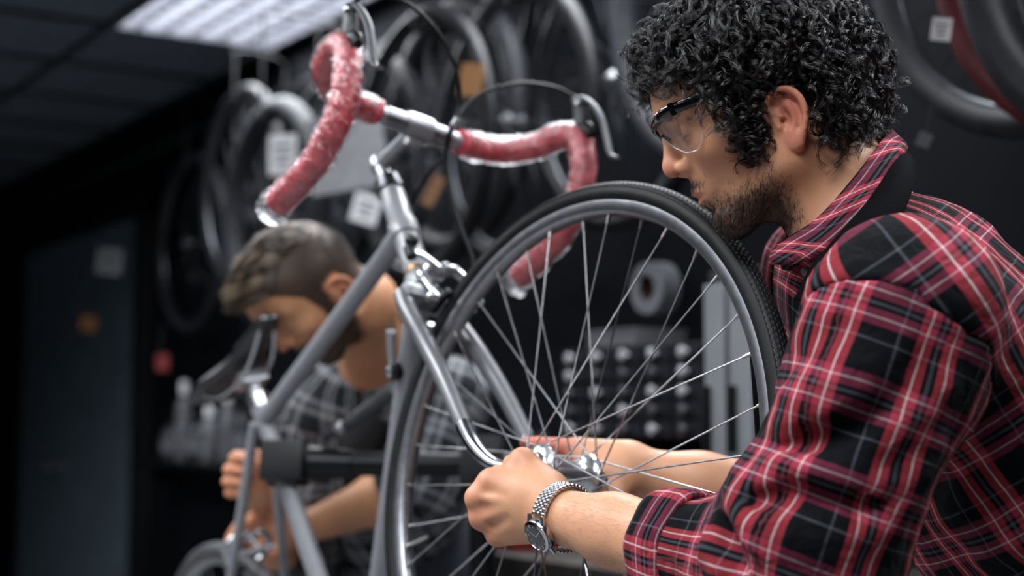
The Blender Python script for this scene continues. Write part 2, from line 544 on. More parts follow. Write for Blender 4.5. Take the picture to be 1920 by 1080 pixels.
# key points
CR = wl(-0.336, 0, 0.235); HT = wl(-0.455, 0, 0.388); HD = unit(HT - CR)       # crown, head tube top
SCL = P(493, 776, 2.46)                                                       # seat cluster
TT0 = CR + HD * 0.135
BBp = P(680, 1330, 2.31)
STD = unit(SCL - BBp)
FN = unit(np.cross(STD, CR - SCL))                                            # frame-plane normal
if FN @ WY < 0: FN = -FN
BK = unit(np.cross(FN, STD));
if BK @ (SCL - CR) < 0: BK = -BK
RAX = P(428, 1385, 2.64); RAX = RAX - FN * ((RAX - BBp) @ FN)                 # rear axle

fr_ = empty('frame', tuple(BBp), bike)
def straight(a, b, n=2): return np.linspace(a, b, n)
MB().lathe([(0.0165, 0), (0.0215, 0.002), (0.0215, 0.022), (0.0185, 0.026), (0.0185, 0.0975), (0.0215, 0.1), (0.0215, 0.125), (0.0185, 0.13), (0.0185, 0.19)], CR + HD * 0.002, HD, 28).build('head_tube', M_frame, fr_)
def lug(a, d, r, l):
    return [(r, 0), (r + 0.0018, 0.001), (r + 0.0018, l * 0.8), (r, l)]
def ftube(name, a, b, r, n=24, sock=True):
    m = MB().tube(straight(a, b, 2), r, n)
    d = unit(b - a); L = np.linalg.norm(b - a)
    if sock:
        m.lathe(lug(a, d, r, 0.055), a, d, n); m.lathe(lug(b, -d, r, 0.05), b, -d, n)
    return m.build(name, M_frame, fr_)
ftube('top_tube', CR + HD * 0.115, SCL - STD * 0.01, 0.0145)
ftube('down_tube', CR + HD * 0.018, BBp, 0.0165)
ftube('seat_tube', SCL + STD * 0.03, BBp, 0.0155)
MB().lathe([(0.019, -0.034), (0.0205, -0.034), (0.0205, 0.034), (0.019, 0.034)], BBp, FN, 24).build('bottom_bracket', M_frame, fr_)
for s in (-1, 1):
    a = SCL - STD * 0.012 + FN * s * 0.017 + BK * 0.006; b = RAX + FN * s * 0.062
    mid = (a + b) / 2 + FN * s * 0.012
    MB().tube(spline([a, a * 0.72 + b * 0.28 + FN * s * 0.006, mid, b], 6), [0.009, 0.009, 0.008, 0.006], 14).build('seat_stay', M_frame, fr_)
    a = BBp + FN * s * 0.026 + BK * 0.015; mid = (a + b) / 2 + FN * s * 0.004
    MB().tube(spline([a, mid, b], 8), [0.011, 0.009, 0.006], 14).build('chain_stay', M_frame, fr_)
# gilt band on the head lug
MB().lathe([(0.0189, 0), (0.0194, 0.0005), (0.0194, 0.004), (0.0189, 0.0045)], CR - HD * 0.0 + HD * 0.03, HD, 24).build('gilt_band', mat('gilt', (0.35, 0.2, 0.05), 0.35, metal=0.8), fr_)

# headset, stem
hs = MB()
hs.lathe([(0.016, 0), (0.0225, 0.001), (0.0225, 0.005), (0.019, 0.009), (0.0205, 0.0095), (0.0205, 0.0155), (0.017, 0.017), (0.0195, 0.0175), (0.0195, 0.0245), (0.0125, 0.026)], CR + HD * 0.193, HD, 24)
hs.build('headset_cup', mat('dark_headset', (0.09, 0.092, 0.1), 0.3, metal=0.9), bike)
hs = MB(); hs.lathe([(0.0165, -0.016), (0.022, -0.015), (0.0225, -0.006), (0.019, 0.0), (0.0165, 0.0025)], CR, HD, 24); hs.build('headset_cup', M_alud, bike)
STEM_TOP = wl(-0.498, 0, 0.433); CLAMP = wl(-0.415, 0, 0.480)
st = MB()
st.tube([CR + HD * 0.21, STEM_TOP + HD * 0.006], 0.0112, 20)
st.lathe([(0.0112, 0), (0.0145, 0.002), (0.0145, 0.016), (0.011, 0.02), (0.005, 0.0205)], STEM_TOP - HD * 0.006, HD, 20)
fwd = unit(CLAMP - STEM_TOP)
st.tube([STEM_TOP + fwd * 0.002, CLAMP - fwd * 0.012], [0.0115, 0.0095], 20)
st.lathe([(0.0145, -0.021), (0.0178, -0.020), (0.0185, 0), (0.0178, 0.020), (0.0145, 0.021)], CLAMP, WY, 24)
stem = st.build('stem', M_alu, bike)
MB().lathe([(0.0055, -0.012), (0.0065, -0.011), (0.0065, 0.011), (0.0055, 0.012)], CLAMP - WZ * 0.022 - WX * 0.004, WY, 12).build('clamp_bolt', M_chrome, stem)
MB().box(CLAMP - WZ * 0.019 - WX * 0.003, (0.014, 0.02, 0.014), (WX, WY, WZ), bev=0.003).build('clamp_ear', M_alu, stem)

# handlebar and tape
hb = empty('handlebar', tuple(CLAMP), bike)
def barpt(s, x, y, z): return wl(x, s * y, z)
def bar_path(s):
    q = [(-0.415, 0.0, 0.480), (-0.415, 0.05, 0.480), (-0.414, 0.10, 0.481), (-0.404, 0.145, 0.486), (-0.375, 0.18, 0.497), (-0.338, 0.195, 0.512),
         (-0.303, 0.20, 0.508), (-0.284, 0.201, 0.478), (-0.279, 0.202, 0.440), (-0.290, 0.203, 0.398), (-0.322, 0.204, 0.357), (-0.360, 0.205, 0.331), (-0.398, 0.206, 0.309)]
    return spline([barpt(s, *a) for a in q], 8)
pL, pR = bar_path(-1), bar_path(1)
MB().tube(np.concatenate([pL[::-1][:-1], pR]), 0.0118, 18).build('bar', M_alu, hb)
MB().lathe([(0.0118, -0.058), (0.0137, -0.056), (0.0137, 0.056), (0.0118, 0.058)], CLAMP, WY, 24).build('centre_sleeve', M_alud, hb)

def tape_mat(name):
    m = bpy.data.materials.new(name); m.use_nodes = True; nt = m.node_tree; bs = nt.nodes['Principled BSDF']
    tc = nt.nodes.new('ShaderNodeTexCoord')
    nz = nt.nodes.new('ShaderNodeTexNoise'); nz.inputs['Scale'].default_value = 70; nz.inputs['Detail'].default_value = 3
    nt.links.new(tc.outputs['Object'], nz.inputs['Vector'])
    cr = nt.nodes.new('ShaderNodeValToRGB')
    cr.color_ramp.elements[0].color = srgb('a3212f') + (1,); cr.color_ramp.elements[1].color = srgb('dc5562') + (1,)
    cr.color_ramp.elements[0].position = 0.35; cr.color_ramp.elements[1].position = 0.7
    nt.links.new(nz.outputs['Fac'], cr.inputs['Fac']); nt.links.new(cr.outputs['Color'], bs.inputs['Base Color'])
    bs.inputs['Roughness'].default_value = 0.5
    bs.inputs['Coat Weight'].default_value = 0.6; bs.inputs['Coat Roughness'].default_value = 0.12
    n2 = nt.nodes.new('ShaderNodeTexNoise'); n2.inputs['Scale'].default_value = 130; n2.inputs['Detail'].default_value = 4; n2.inputs['Distortion'].default_value = 1.5
    nt.links.new(tc.outputs['Object'], n2.inputs['Vector'])
    b = nt.nodes.new('ShaderNodeBump'); b.inputs['Strength'].default_value = 0.9; b.inputs['Distance'].default_value = 0.004
    nt.links.new(n2.outputs['Fac'], b.inputs['Height']); nt.links.new(b.outputs['Normal'], bs.inputs['Coat Normal'])
    return m
M_tape = tape_mat('red_bar_tape')
def film_mat(name, rough, dens):
    """clear crinkled plastic film"""
    m = bpy.data.materials.new(name); m.use_nodes = True; nt = m.node_tree
    for n in list(nt.nodes):
        if n.type != 'OUTPUT_MATERIAL': nt.nodes.remove(n)
    out = [n for n in nt.nodes if n.type == 'OUTPUT_MATERIAL'][0]
    tr = nt.nodes.new('ShaderNodeBsdfTransparent'); tr.inputs[0].default_value = (0.97, 0.97, 0.98, 1)
    gl = nt.nodes.new('ShaderNodeBsdfGlossy'); gl.inputs['Roughness'].default_value = rough
    tc = nt.nodes.new('ShaderNodeTexCoord'); nz = nt.nodes.new('ShaderNodeTexNoise'); nz.inputs['Scale'].default_value = 160; nz.inputs['Distortion'].default_value = 1.0
    nt.links.new(tc.outputs['Object'], nz.inputs['Vector'])
    b = nt.nodes.new('ShaderNodeBump'); b.inputs['Strength'].default_value = 1.0; b.inputs['Distance'].default_value = 0.004
    nt.links.new(nz.outputs['Fac'], b.inputs['Height']); nt.links.new(b.outputs['Normal'], gl.inputs['Normal'])
    lw = nt.nodes.new('ShaderNodeLayerWeight'); lw.inputs['Blend'].default_value = 0.5
    nt.links.new(b.outputs['Normal'], lw.inputs['Normal'])
    pw_ = nt.nodes.new('ShaderNodeMath'); pw_.operation = 'POWER'; pw_.inputs[1].default_value = 3.5; nt.links.new(lw.outputs['Facing'], pw_.inputs[0])
    mr = nt.nodes.new('ShaderNodeMath'); mr.operation = 'MULTIPLY_ADD'; mr.inputs[1].default_value = 0.7; mr.inputs[2].default_value = dens; mr.use_clamp = True
    nt.links.new(pw_.outputs[0], mr.inputs[0])
    mx = nt.nodes.new('ShaderNodeMixShader'); nt.links.new(mr.outputs[0], mx.inputs[0])
    nt.links.new(tr.outputs[0], mx.inputs[1]); nt.links.new(gl.outputs[0], mx.inputs[2]); nt.links.new(mx.outputs[0], out.inputs[0])
    return m
M_film = film_mat('clear_plastic_film', 0.07, 0.10)
rng = np.random.RandomState(4)
def wrapped(path, r0, seed, amp, turns_len, sides=22):
    """tape wound in overlapping turns: each turn is a shallow cone, the wrap line runs as a helix"""
    d = np.concatenate([[0], np.cumsum(np.linalg.norm(np.diff(path, axis=0), axis=1))])
    n = int(d[-1] / 0.0022); s = np.linspace(0, d[-1], n)
    p = np.stack([np.interp(s, d, path[:, k]) for k in range(3)], 1)
    V, F = tube(p, r0, sides)
    V = V.reshape(n, sides, 3); a = np.arange(sides) / sides
    ph = (s[:, None] / turns_len + a[None]) % 1.0
    rs = np.random.RandomState(seed)
    q = V.reshape(-1, 3)
    cr_ = noise3(q.astype(np.float32), 260, seed).reshape(n, sides) * 0.5 + noise3(q.astype(np.float32), 90, seed + 1).reshape(n, sides)
    dr = amp * (0.9 - ph) * 1.2 + cr_ * amp * 0.45
    V = p[:, None] + (V - p[:, None]) * (1 + dr[..., None] / r0)
    return V.reshape(-1, 3), F
for s, path in ((-1, pL), (1, pR)):
    L = len(path); a0 = int(L * (0.115 if s < 0 else 0.125))
    V, F = wrapped(path[a0:], 0.0180, 11 + s, 0.0017, 0.021)
    tp = mesh_obj('bar_tape', V, F, M_tape, hb)
    fp = path[a0 + 2:-1]
    V, F = wrapped(fp, 0.0200, 31 + s, 0.0028, 0.05)
    mesh_obj('plastic_film', V, F, M_film, hb)
    e = path[-1]; d = unit(path[-1] - path[-5])
    MB().lathe([(0.010, -0.01), (0.0155, -0.004), (0.0165, 0.004), (0.0145, 0.011), (0.006, 0.0145), (0.001, 0.015)], e, d, 20).build('bar_end_plug', M_chrome if s < 0 else M_alud, hb)
    # crumpled film bunched around the end
    V, F = wrapped(np.linspace(e - d * 0.004, e + d * 0.02, 12), 0.0200, 50 + s, 0.005, 0.05)
    mesh_obj('film_end', V, F, M_film, hb)

# brake levers
for s in (-1, 1):
    bl = empty('brake_lever', tuple(barpt(s, -0.298, 0.2, 0.517)), bike)
    A = lambda x, z, y=0.2: barpt(s, x, y, z)
    MB().tube(spline([A(-0.300, 0.500), A(-0.296, 0.524), A(-0.300, 0.546), A(-0.311, 0.566)], 6), [0.0125, 0.0135, 0.0125, 0.009], 16, flat=0.8, hint=WY).build('lever_body', M_hood, bl)
    MB().tube(spline([A(-0.313, 0.560), A(-0.300, 0.566), A(-0.276, 0.553), A(-0.252, 0.528), A(-0.236, 0.498), A(-0.222, 0.470), A(-0.206, 0.462)], 6), [0.006, 0.0075, 0.0072, 0.0068, 0.0065, 0.006, 0.0055], 14, flat=0.55, hint=WX).build('lever_blade', mat('satin_lever', (0.13, 0.133, 0.145), 0.5, metal=0.6), bl)
    MB().lathe([(0.0035, -0.014), (0.0045, -0.013), (0.0045, 0.013), (0.0035, 0.014)], A(-0.296, 0.556), WY, 12).build('pivot_pin', M_chrome, bl)
    MB().tube(spline([A(-0.300, 0.512, 0.2 - 0.0), A(-0.282, 0.515), A(-0.272, 0.505)], 5), [0.015, 0.013, 0.009], 14, flat=0.75, hint=WY).build('hood', M_black, bl)
    MB().ball(A(-0.315, 0.566), 0.006, 8).build('cable_ferrule', M_alu, bl)

# brake cables (looping housings)
BRK = CR + HD * 0.012 + unit(WX - HD * (WX @ HD)) * 0.03
c1 = [P(650, 14, 1.93), P(690, -8, 1.93), P(760, 4, 1.96), P(822, 62, 2.0), P(856, 135, 2.03), P(862, 195, 2.04), P(846, 245, 2.03), P(837, 300, 2.03), P(846, 370, 2.02), P(868, 435, 2.0), P(888, 492, 1.985), P(880, 520, 1.98)]
MB().tube(spline(c1, 10), 0.0027, 10).build('brake_cable', M_cable, bike)
c2 = [P(1078, 182, 2.18), P(1040, 164, 2.17), P(980, 156, 2.14), P(915, 170, 2.1), P(874, 198, 2.06), P(850, 232, 2.02), P(838, 262, 2.02), P(835, 290, 2.05), P(800, 330, 2.12), P(752, 410, 2.15), P(700, 470, 2.2)]
MB().tube(spline(c2, 10), 0.0027, 10).build('brake_cable', M_cable, bike)
MB().lathe([(0.0036, -0.012), (0.0045, -0.011), (0.0045, 0.011), (0.0036, 0.012)], P(850, 236, 2.02), P(860, 215, 2.02) - P(840, 250, 2.02), 10).build('cable_stop', M_alu, bike)

# fork
fk = empty('fork', tuple(CR), bike)
cb = MB()
cb.box(CR - HD * 0.018, (0.034, 0.086, 0.024), (unit(np.cross(WY, HD)), WY, HD), bev=0.009)
cb.lathe([(0.018, -0.03), (0.02, -0.004)], CR, HD, 20)
cb.build('fork_crown', M_frame, fk)
for s in (-1, 1):
    q = [(-0.330, 0.036, 0.222), (-0.305, 0.041, 0.198), (-0.253, 0.045, 0.156), (-0.19, 0.048, 0.100), (-0.140, 0.050, 0.050), (-0.105, 0.0505, 0.018), (-0.062, 0.051, -0.002), (-0.012, 0.051, -0.004)]
    path = spline([wl(a, s * b, c) for a, b, c in q], 8)
    rr = np.interp(np.linspace(0, 1, len(path)), [0, 0.35, 0.7, 1], [0.0128, 0.0122, 0.0092, 0.0062])
    k = int(len(path) * 0.60)
    bl = MB().tube(path[:k + 1], rr[:k + 1], 18, hint=WY).build('fork_blade', mat('fork_grey_paint', (0.165, 0.17, 0.185), 0.36, metal=0.25, var=0.06, scale=60, coat=0.3), fk)
    MB().tube(path[k - 1:], rr[k - 1:] + 0.0004, 18, hint=WY).build('chromed_tip', mat('fork_chrome', (0.42, 0.44, 0.47), 0.2, metal=1.0), bl)
    do = MB(); do.box(wl(-0.004, s * 0.051, -0.002), (0.03, 0.005, 0.02), (WX, WY, WZ), bev=0.002); do.build('dropout', M_alud, fk)

# front wheel
fwh = empty('front_wheel', tuple(HUB), bike)
def ring(prof, n=128, c=None, ax=None, x=None):
    """closed profile (radius, axial) swept round the wheel"""
    c = HUB if c is None else c; ax = WY if ax is None else ax; x = WX if x is None else x
    z = np.cross(x, ax)
    a = np.linspace(0, 2 * np.pi, n, endpoint=False); V = []
    for r, h in prof: V.append(c + ax * h + r * (np.cos(a)[:, None] * x + np.sin(a)[:, None] * z))
    m = len(prof); V = np.stack(V, 1).reshape(-1, 3); F = []
    for i in range(n):
        j = (i + 1) % n
        for k in range(m):
            l = (k + 1) % m
            F.append((i * m + k, j * m + k, j * m + l, i * m + l))
    return V, F
def circ_prof(R0, r, n=14, sx=1.0, a0=0, a1=2 * math.pi, end=False):
    return [(R0 + r * math.cos(a), sx * r * math.sin(a)) for a in np.linspace(a0, a1, n, endpoint=end)]
rim_prof = [(0.3195, -0.0098), (0.3195, -0.0112), (0.3175, -0.0115), (0.3065, -0.0106), (0.3035, -0.0085), (0.3018, -0.004), (0.3015, 0.004), (0.3035, 0.0085), (0.3065, 0.0106), (0.3175, 0.0115), (0.3195, 0.0112), (0.3195, 0.0098), (0.3165, 0.008), (0.3150, 0.0), (0.3165, -0.008)]
M_rim = mat('rim_alloy', (0.33, 0.34, 0.365), 0.3, metal=0.92, var=0.12, scale=90)
rim = mesh_obj('rim', *ring(rim_prof, 160), M_rim, fwh); smooth_by_angle(rim, 40)
ty = mesh_obj('tyre', *ring(circ_prof(0.3275, 0.0148, 20), 160), M_rubber, fwh)
# file tread: rows of small raised lozenges over the crown of the tyre
tv = []; tf = []; nn = 0
rows = 9; per = 300
for r_ in range(rows):
    a = (r_ - (rows - 1) / 2) * 0.26
    for k in range(per):
        th = 2 * math.pi * (k + 0.5 * (r_ % 2)) / per
        def tp_(da, dth, hh):
            rr_ = 0.3275 + (0.0148 + hh) * math.cos(a + da); yy = (0.0148 + hh) * math.sin(a + da)
            return HUB + WY * yy + rr_ * (math.cos(th + dth) * WX + math.sin(th + dth) * WZ)
        w = math.pi / per * 0.82
        tv += [tp_(-0.115, 0, 0), tp_(0, w, 0), tp_(0.115, 0, 0), tp_(0, -w, 0), tp_(0, 0, 0.0006)]
        tf += [(nn, nn + 1, nn + 4), (nn + 1, nn + 2, nn + 4), (nn + 2, nn + 3, nn + 4), (nn + 3, nn, nn + 4)]; nn += 5
tr = mesh_obj('tread', np.array(tv), tf, M_tread, ty, smooth=False); tag(tr, kind='stuff')
# bead line on both walls
for s in (-1, 1):
    mesh_obj('bead_line', *ring(circ_prof(0.3345, 0.0008, 6), 160, HUB + WY * s * 0.0132), M_tread, ty)
# hub
hm = MB()
hm.lathe([(0.006, -0.046), (0.0125, -0.045), (0.0140, -0.041), (0.0170, -0.0390), (0.0258, -0.0372), (0.0262, -0.0340), (0.0225, -0.0325), (0.0190, -0.028), (0.0160, -0.022), (0.0142, -0.016), (0.0138, 0.0), (0.0142, 0.016), (0.0160, 0.022), (0.0190, 0.028),
          (0.0225, 0.0325), (0.0262, 0.0340), (0.0258, 0.0372), (0.0170, 0.0390), (0.0140, 0.041), (0.0125, 0.045), (0.006, 0.046)], HUB, WY, 40)
hm.build('hub', M_chrome, fwh)
ax_ = MB().lathe([(0.0045, -0.066), (0.0045, 0.066)], HUB, WY, 14)
for s in (-1, 1): ax_.lathe([(0.0045, 0), (0.0085, 0.0005), (0.0085, 0.007), (0.0045, 0.0075)], HUB + WY * s * 0.0555 - WY * 0.0035, WY, 6)
ax_.build('axle', M_alud, fwh)
# 36 spokes laced three-cross
NSP = 36
sp_off = R(5)
for k in range(NSP):
    th = sp_off + 2 * math.pi * k / NSP
    side = 1 if k % 2 else -1
    lead = 1 if (k // 2) % 2 else -1
    hk = th + lead * R(62)
    a = HUB + WY * side * 0.0355 + 0.0228 * (math.cos(hk) * WX + math.sin(hk) * WZ)
    b = HUB + WY * side * 0.003 + 0.3025 * (math.cos(th) * WX + math.sin(th) * WZ)
    a2 = a + WY * side * 0.0025 * lead
    sp = MB().tube([a2, b], 0.00105, 8).build('spoke', M_steel, fwh)
    d = unit(a2 - b)
    MB().tube([b - d * 0.003, b + d * 0.004, b + d * 0.012], [0.0024, 0.0022, 0.0018], 8).build('nipple', M_brass, sp)
# valve
th = R(200)
MB().tube([HUB + 0.303 * (math.cos(th) * WX + math.sin(th) * WZ), HUB + 0.26 * (math.cos(th) * WX + math.sin(th) * WZ)], [0.003, 0.0025], 8).build('valve', M_brass, fwh)

# front brake caliper
fb = empty('front_brake', tuple(BRK), bike)
FX = unit(np.cross(WY, HD)); FX = FX if FX @ WX > 0 else -FX
def fbp(x, y, z): return CR - HD * 0.016 + FX * x + WY * y + HD * z
arm1 = MB().tube(spline([fbp(0.035, 0.004, 0.012), fbp(0.04, -0.022, 0.014), fbp(0.042, -0.037, -0.004), fbp(0.042, -0.030, -0.032), fbp(0.042, -0.020, -0.042)], 6), [0.0085, 0.008, 0.0075, 0.0065, 0.0055], 12)
arm1.build('caliper_arm', M_chrome, fb)
arm2 = MB().tube(spline([fbp(0.045, -0.004, 0.012), fbp(0.047, 0.022, 0.016), fbp(0.046, 0.037, -0.004), fbp(0.042, 0.030, -0.032), fbp(0.042, 0.022, -0.042)], 6), [0.0085, 0.008, 0.0075, 0.0065, 0.0055], 12)
arm2.build('caliper_arm', M_chrome, fb)
MB().tube(spline([fbp(0.045, -0.004, 0.012), fbp(0.048, -0.03, 0.026), fbp(0.047, -0.05, 0.028)], 6), [0.0075, 0.006, 0.005], 12).build('caliper_arm', M_chrome, fb)
MB().lathe([(0.004, -0.05), (0.004, 0.0), (0.0085, 0.001), (0.0085, 0.009), (0.005, 0.012)], fbp(0.046, 0, 0.012), FX, 12).build('centre_bolt', M_chrome, fb)
MB().lathe([(0.0045, -0.012), (0.0075, -0.01), (0.0075, 0.008), (0.004, 0.011)], fbp(0.047, -0.05, 0.03), HD, 12).build('cable_adjuster', M_black, fb)
MB().ball(fbp(0.052, -0.046, 0.046), 0.0095, 8).build('adjuster_knob', M_black, fb)
for s in (-1, 1):
    MB().box(fbp(0.042, s * 0.019, -0.045), (0.042, 0.009, 0.009), (FX, WY, HD), bev=0.003).build('brake_pad', M_black, fb)
    MB().lathe([(0.0035, 0), (0.006, 0.001), (0.006, 0.008), (0.003, 0.01)], fbp(0.042, s * 0.030, -0.043), WY * s, 12).build('pad_bolt', M_chrome, fb)
MB().tube(spline([fbp(0.05, 0.03, 0.0), fbp(0.058, 0.036, -0.02), fbp(0.062, 0.034, -0.05)], 5), 0.003, 8).build('release_lever', M_alu, fb)

# down-tube gear levers
DTd = unit(BBp - CR); dtp = CR + HD * 0.018 + DTd * 0.135
DX = unit(np.cross(FN, DTd)); DX = DX if DX @ WX > 0 else -DX
for s in (-1, 1):
    sh = empty('gear_lever', tuple(dtp + FN * s * 0.025), bike)
    MB().lathe([(0.012, 0), (0.0135, 0.002), (0.0135, 0.011), (0.009, 0.014), (0.004, 0.0145)], dtp + FN * s * 0.015, FN * s, 20).build('boss', M_black, sh)
    MB().tube(spline([dtp + FN * s * 0.024, dtp + FN * s * 0.028 - DTd * 0.03 - DX * 0.006, dtp + FN * s * 0.034 - DTd * 0.062 - DX * 0.004], 6), [0.0055, 0.006, 0.0075], 12, flat=0.7).build('lever', M_alu, sh)
    MB().lathe([(0.006, 0), (0.0075, 0.001), (0.0075, 0.004), (0.004, 0.006)], dtp + FN * s * 0.029, FN * s, 12).build('wing_nut', M_chrome, sh)

# seat post and saddle
SP_TOP = SCL + STD * 0.050
MB().tube([SCL + STD * 0.02, SP_TOP], 0.0136, 20).build('seat_post', M_alu, bike)
MB().lathe([(0.0155, -0.012), (0.0185, -0.01), (0.0185, 0.012), (0.0155, 0.014)], SCL + STD * 0.022, STD, 20).build('seat_clamp', M_chrome, bike)
SF = -BK                                               # towards the bars
SF = unit(SF + STD * 0.10); SU = unit(np.cross(SF, FN)); SU = SU if SU @ STD > 0 else -SU
sad = empty('saddle', tuple(SP_TOP), bike)
S0 = SP_TOP + STD * 0.012
def sp_(x, y, z): return S0 + SF * x + FN * y + SU * z
MB().box(sp_(0, 0, 0.0), (0.035, 0.05, 0.02), (SF, FN, SU), bev=0.005).build('saddle_clamp', M_alu, sad)
for s in (-1, 1):
    MB().tube(spline([sp_(-0.10, s * 0.045, 0.035), sp_(-0.07, s * 0.03, 0.012), sp_(0.0, s * 0.022, 0.002), sp_(0.06, s * 0.02, 0.006), sp_(0.125, s * 0.012, 0.035)], 6), 0.0035, 10).build('saddle_rail', M_chrome, sad)
xs = np.linspace(-0.13, 0.145, 22); V = []; nS = 16
for x in xs:
    w = np.interp(x, [-0.13, -0.11, -0.06, 0.0, 0.06, 0.13, 0.145], [0.05, 0.068, 0.066, 0.04, 0.024, 0.019, 0.008])
    zt = np.interp(x, [-0.13, -0.08, 0.0, 0.08, 0.13, 0.145], [0.062, 0.060, 0.052, 0.052, 0.05, 0.04]); th_ = np.interp(x, [-0.13, 0, 0.12, 0.145], [0.03, 0.028, 0.026, 0.012])
    for a in np.linspace(0, 2 * np.pi, nS, endpoint=False):
        ca, sa = math.cos(a), math.sin(a)
        V.append(sp_(x, w * abs(ca) ** 0.7 * np.sign(ca), zt - th_ / 2 + th_ / 2 * abs(sa) ** 0.8 * np.sign(sa) - 0.01 * (ca * ca) * (w > 0.03)))
F = [(i * nS + k, i * nS + (k + 1) % nS, (i + 1) * nS + (k + 1) % nS, (i + 1) * nS + k) for i in range(len(xs) - 1) for k in range(nS)]
F += [tuple(range(nS))[::-1], tuple((len(xs) - 1) * nS + k for k in range(nS))]
mesh_obj('saddle_cover', np.array(V), F, mat('saddle_leather', (0.012, 0.013, 0.015), 0.35, var=0.2, scale=50, coat=0.3), sad)

# rear wheel
rwh = empty('rear_wheel', tuple(RAX), bike)
RX = BK
o = mesh_obj('rim', *ring(rim_prof, 96, RAX, FN, RX), M_rim, rwh); smooth_by_angle(o, 40)
mesh_obj('tyre', *ring(circ_prof(0.3275, 0.0148, 16), 96, RAX, FN, RX), mat('grey_worn_tyre', (0.06, 0.062, 0.068), 0.5, var=0.2, scale=40), rwh)
MB().lathe([(0.006, -0.06), (0.013, -0.058), (0.024, -0.035), (0.012, -0.028), (0.012, 0.028), (0.024, 0.035), (0.013, 0.04), (0.04, 0.045), (0.038, 0.058), (0.006, 0.062)], RAX, FN, 24).build('hub', M_alud, rwh)
RZ = np.cross(FN, RX)
for k in range(NSP):
    th = 2 * math.pi * k / NSP; side = 1 if k % 2 else -1; lead = 1 if (k // 2) % 2 else -1; hk = th + lead * R(62)
    a = RAX + FN * side * 0.035 + 0.021 * (math.cos(hk) * RX + math.sin(hk) * RZ); b = RAX + FN * side * 0.003 + 0.3025 * (math.cos(th) * RX + math.sin(th) * RZ)
    MB().tube([a, b], 0.00105, 5).build('spoke', M_steel, rwh)
# rear brake on the stays
rb = empty('rear_brake', tuple(P(440, 1000, 2.5)), bike)
RB0 = RAX + unit(SCL - RAX) * 0.365
RD = unit(SCL - RAX); RF = unit(np.cross(FN, RD)); RF = RF if RF @ BK > 0 else -RF
def rbp(x, y, z): return RB0 + RF * x + FN * y + RD * z
for s in (-1, 1):
    MB().tube(spline([rbp(0.03, -s * 0.004, 0.01), rbp(0.035, s * 0.024, 0.014), rbp(0.037, s * 0.04, -0.004), rbp(0.037, s * 0.032, -0.034), rbp(0.037, s * 0.021, -0.042)], 6), [0.0085, 0.008, 0.007, 0.006, 0.005], 12).build('caliper_arm', M_chrome, rb)
    MB().box(rbp(0.037, s * 0.019, -0.043), (0.042, 0.009, 0.009), (RF, FN, RD), bev=0.003).build('brake_pad', M_black, rb)
MB().lathe([(0.004, -0.05), (0.004, 0.0), (0.0085, 0.001), (0.0085, 0.009), (0.005, 0.012)], rbp(0.035, 0, 0.01), RF, 12).build('centre_bolt', M_chrome, rb)
MB().tube([rbp(0, -0.03, 0), rbp(0, 0.03, 0)], 0.006, 12).build('brake_bridge', M_frame, fr_)
# crankset
ck = empty('crankset', tuple(BBp), bike)
for R0, off in ((0.098, -0.045), (0.082, -0.039)):
    prof = [(R0, -0.0015), (R0, 0.0015), (R0 - 0.014, 0.0015), (R0 - 0.014, -0.0015)]
    mesh_obj('chainring', *ring(prof, 60, BBp + FN * off, FN, BK), M_alu, ck, smooth=False)
for k in range(5):
    a = 2 * math.pi * k / 5; d = math.cos(a) * BK + math.sin(a) * STD
    MB().tube([BBp + FN * -0.045, BBp + FN * -0.043 + d * 0.086], [0.011, 0.006], 10).build('spider_arm', M_alu, ck)
cd = unit(BK * -0.8 - STD * 0.6)
for s in (-1, 1):
    MB().tube([BBp + FN * s * 0.058, BBp + FN * s * 0.066 + cd * s * -0.17], [0.013, 0.010], 12, flat=0.6).build('crank_arm', M_alu, ck)
MB().tube([BBp - FN * 0.06, BBp + FN * 0.06], 0.0085, 12).build('spindle', M_alud, ck)
# ------------------------------------------------------------------ people: shared head, skin, hair
def head_axes(yaw, pit, roll=0.0):
    """rows: forward, left, up; yaw 0 faces -X, positive turns away from the camera"""
    c, s = math.cos(pit), math.sin(pit)
    F = np.array([-math.cos(yaw) * c, math.sin(yaw) * c, -s]); L = np.array([-math.sin(yaw), -math.cos(yaw), 0.0]); Uu = np.cross(F, L)
    if roll:
        L, Uu = L * math.cos(roll) + Uu * math.sin(roll), Uu * math.cos(roll) - L * math.sin(roll)
    return np.stack([F, L, Uu])

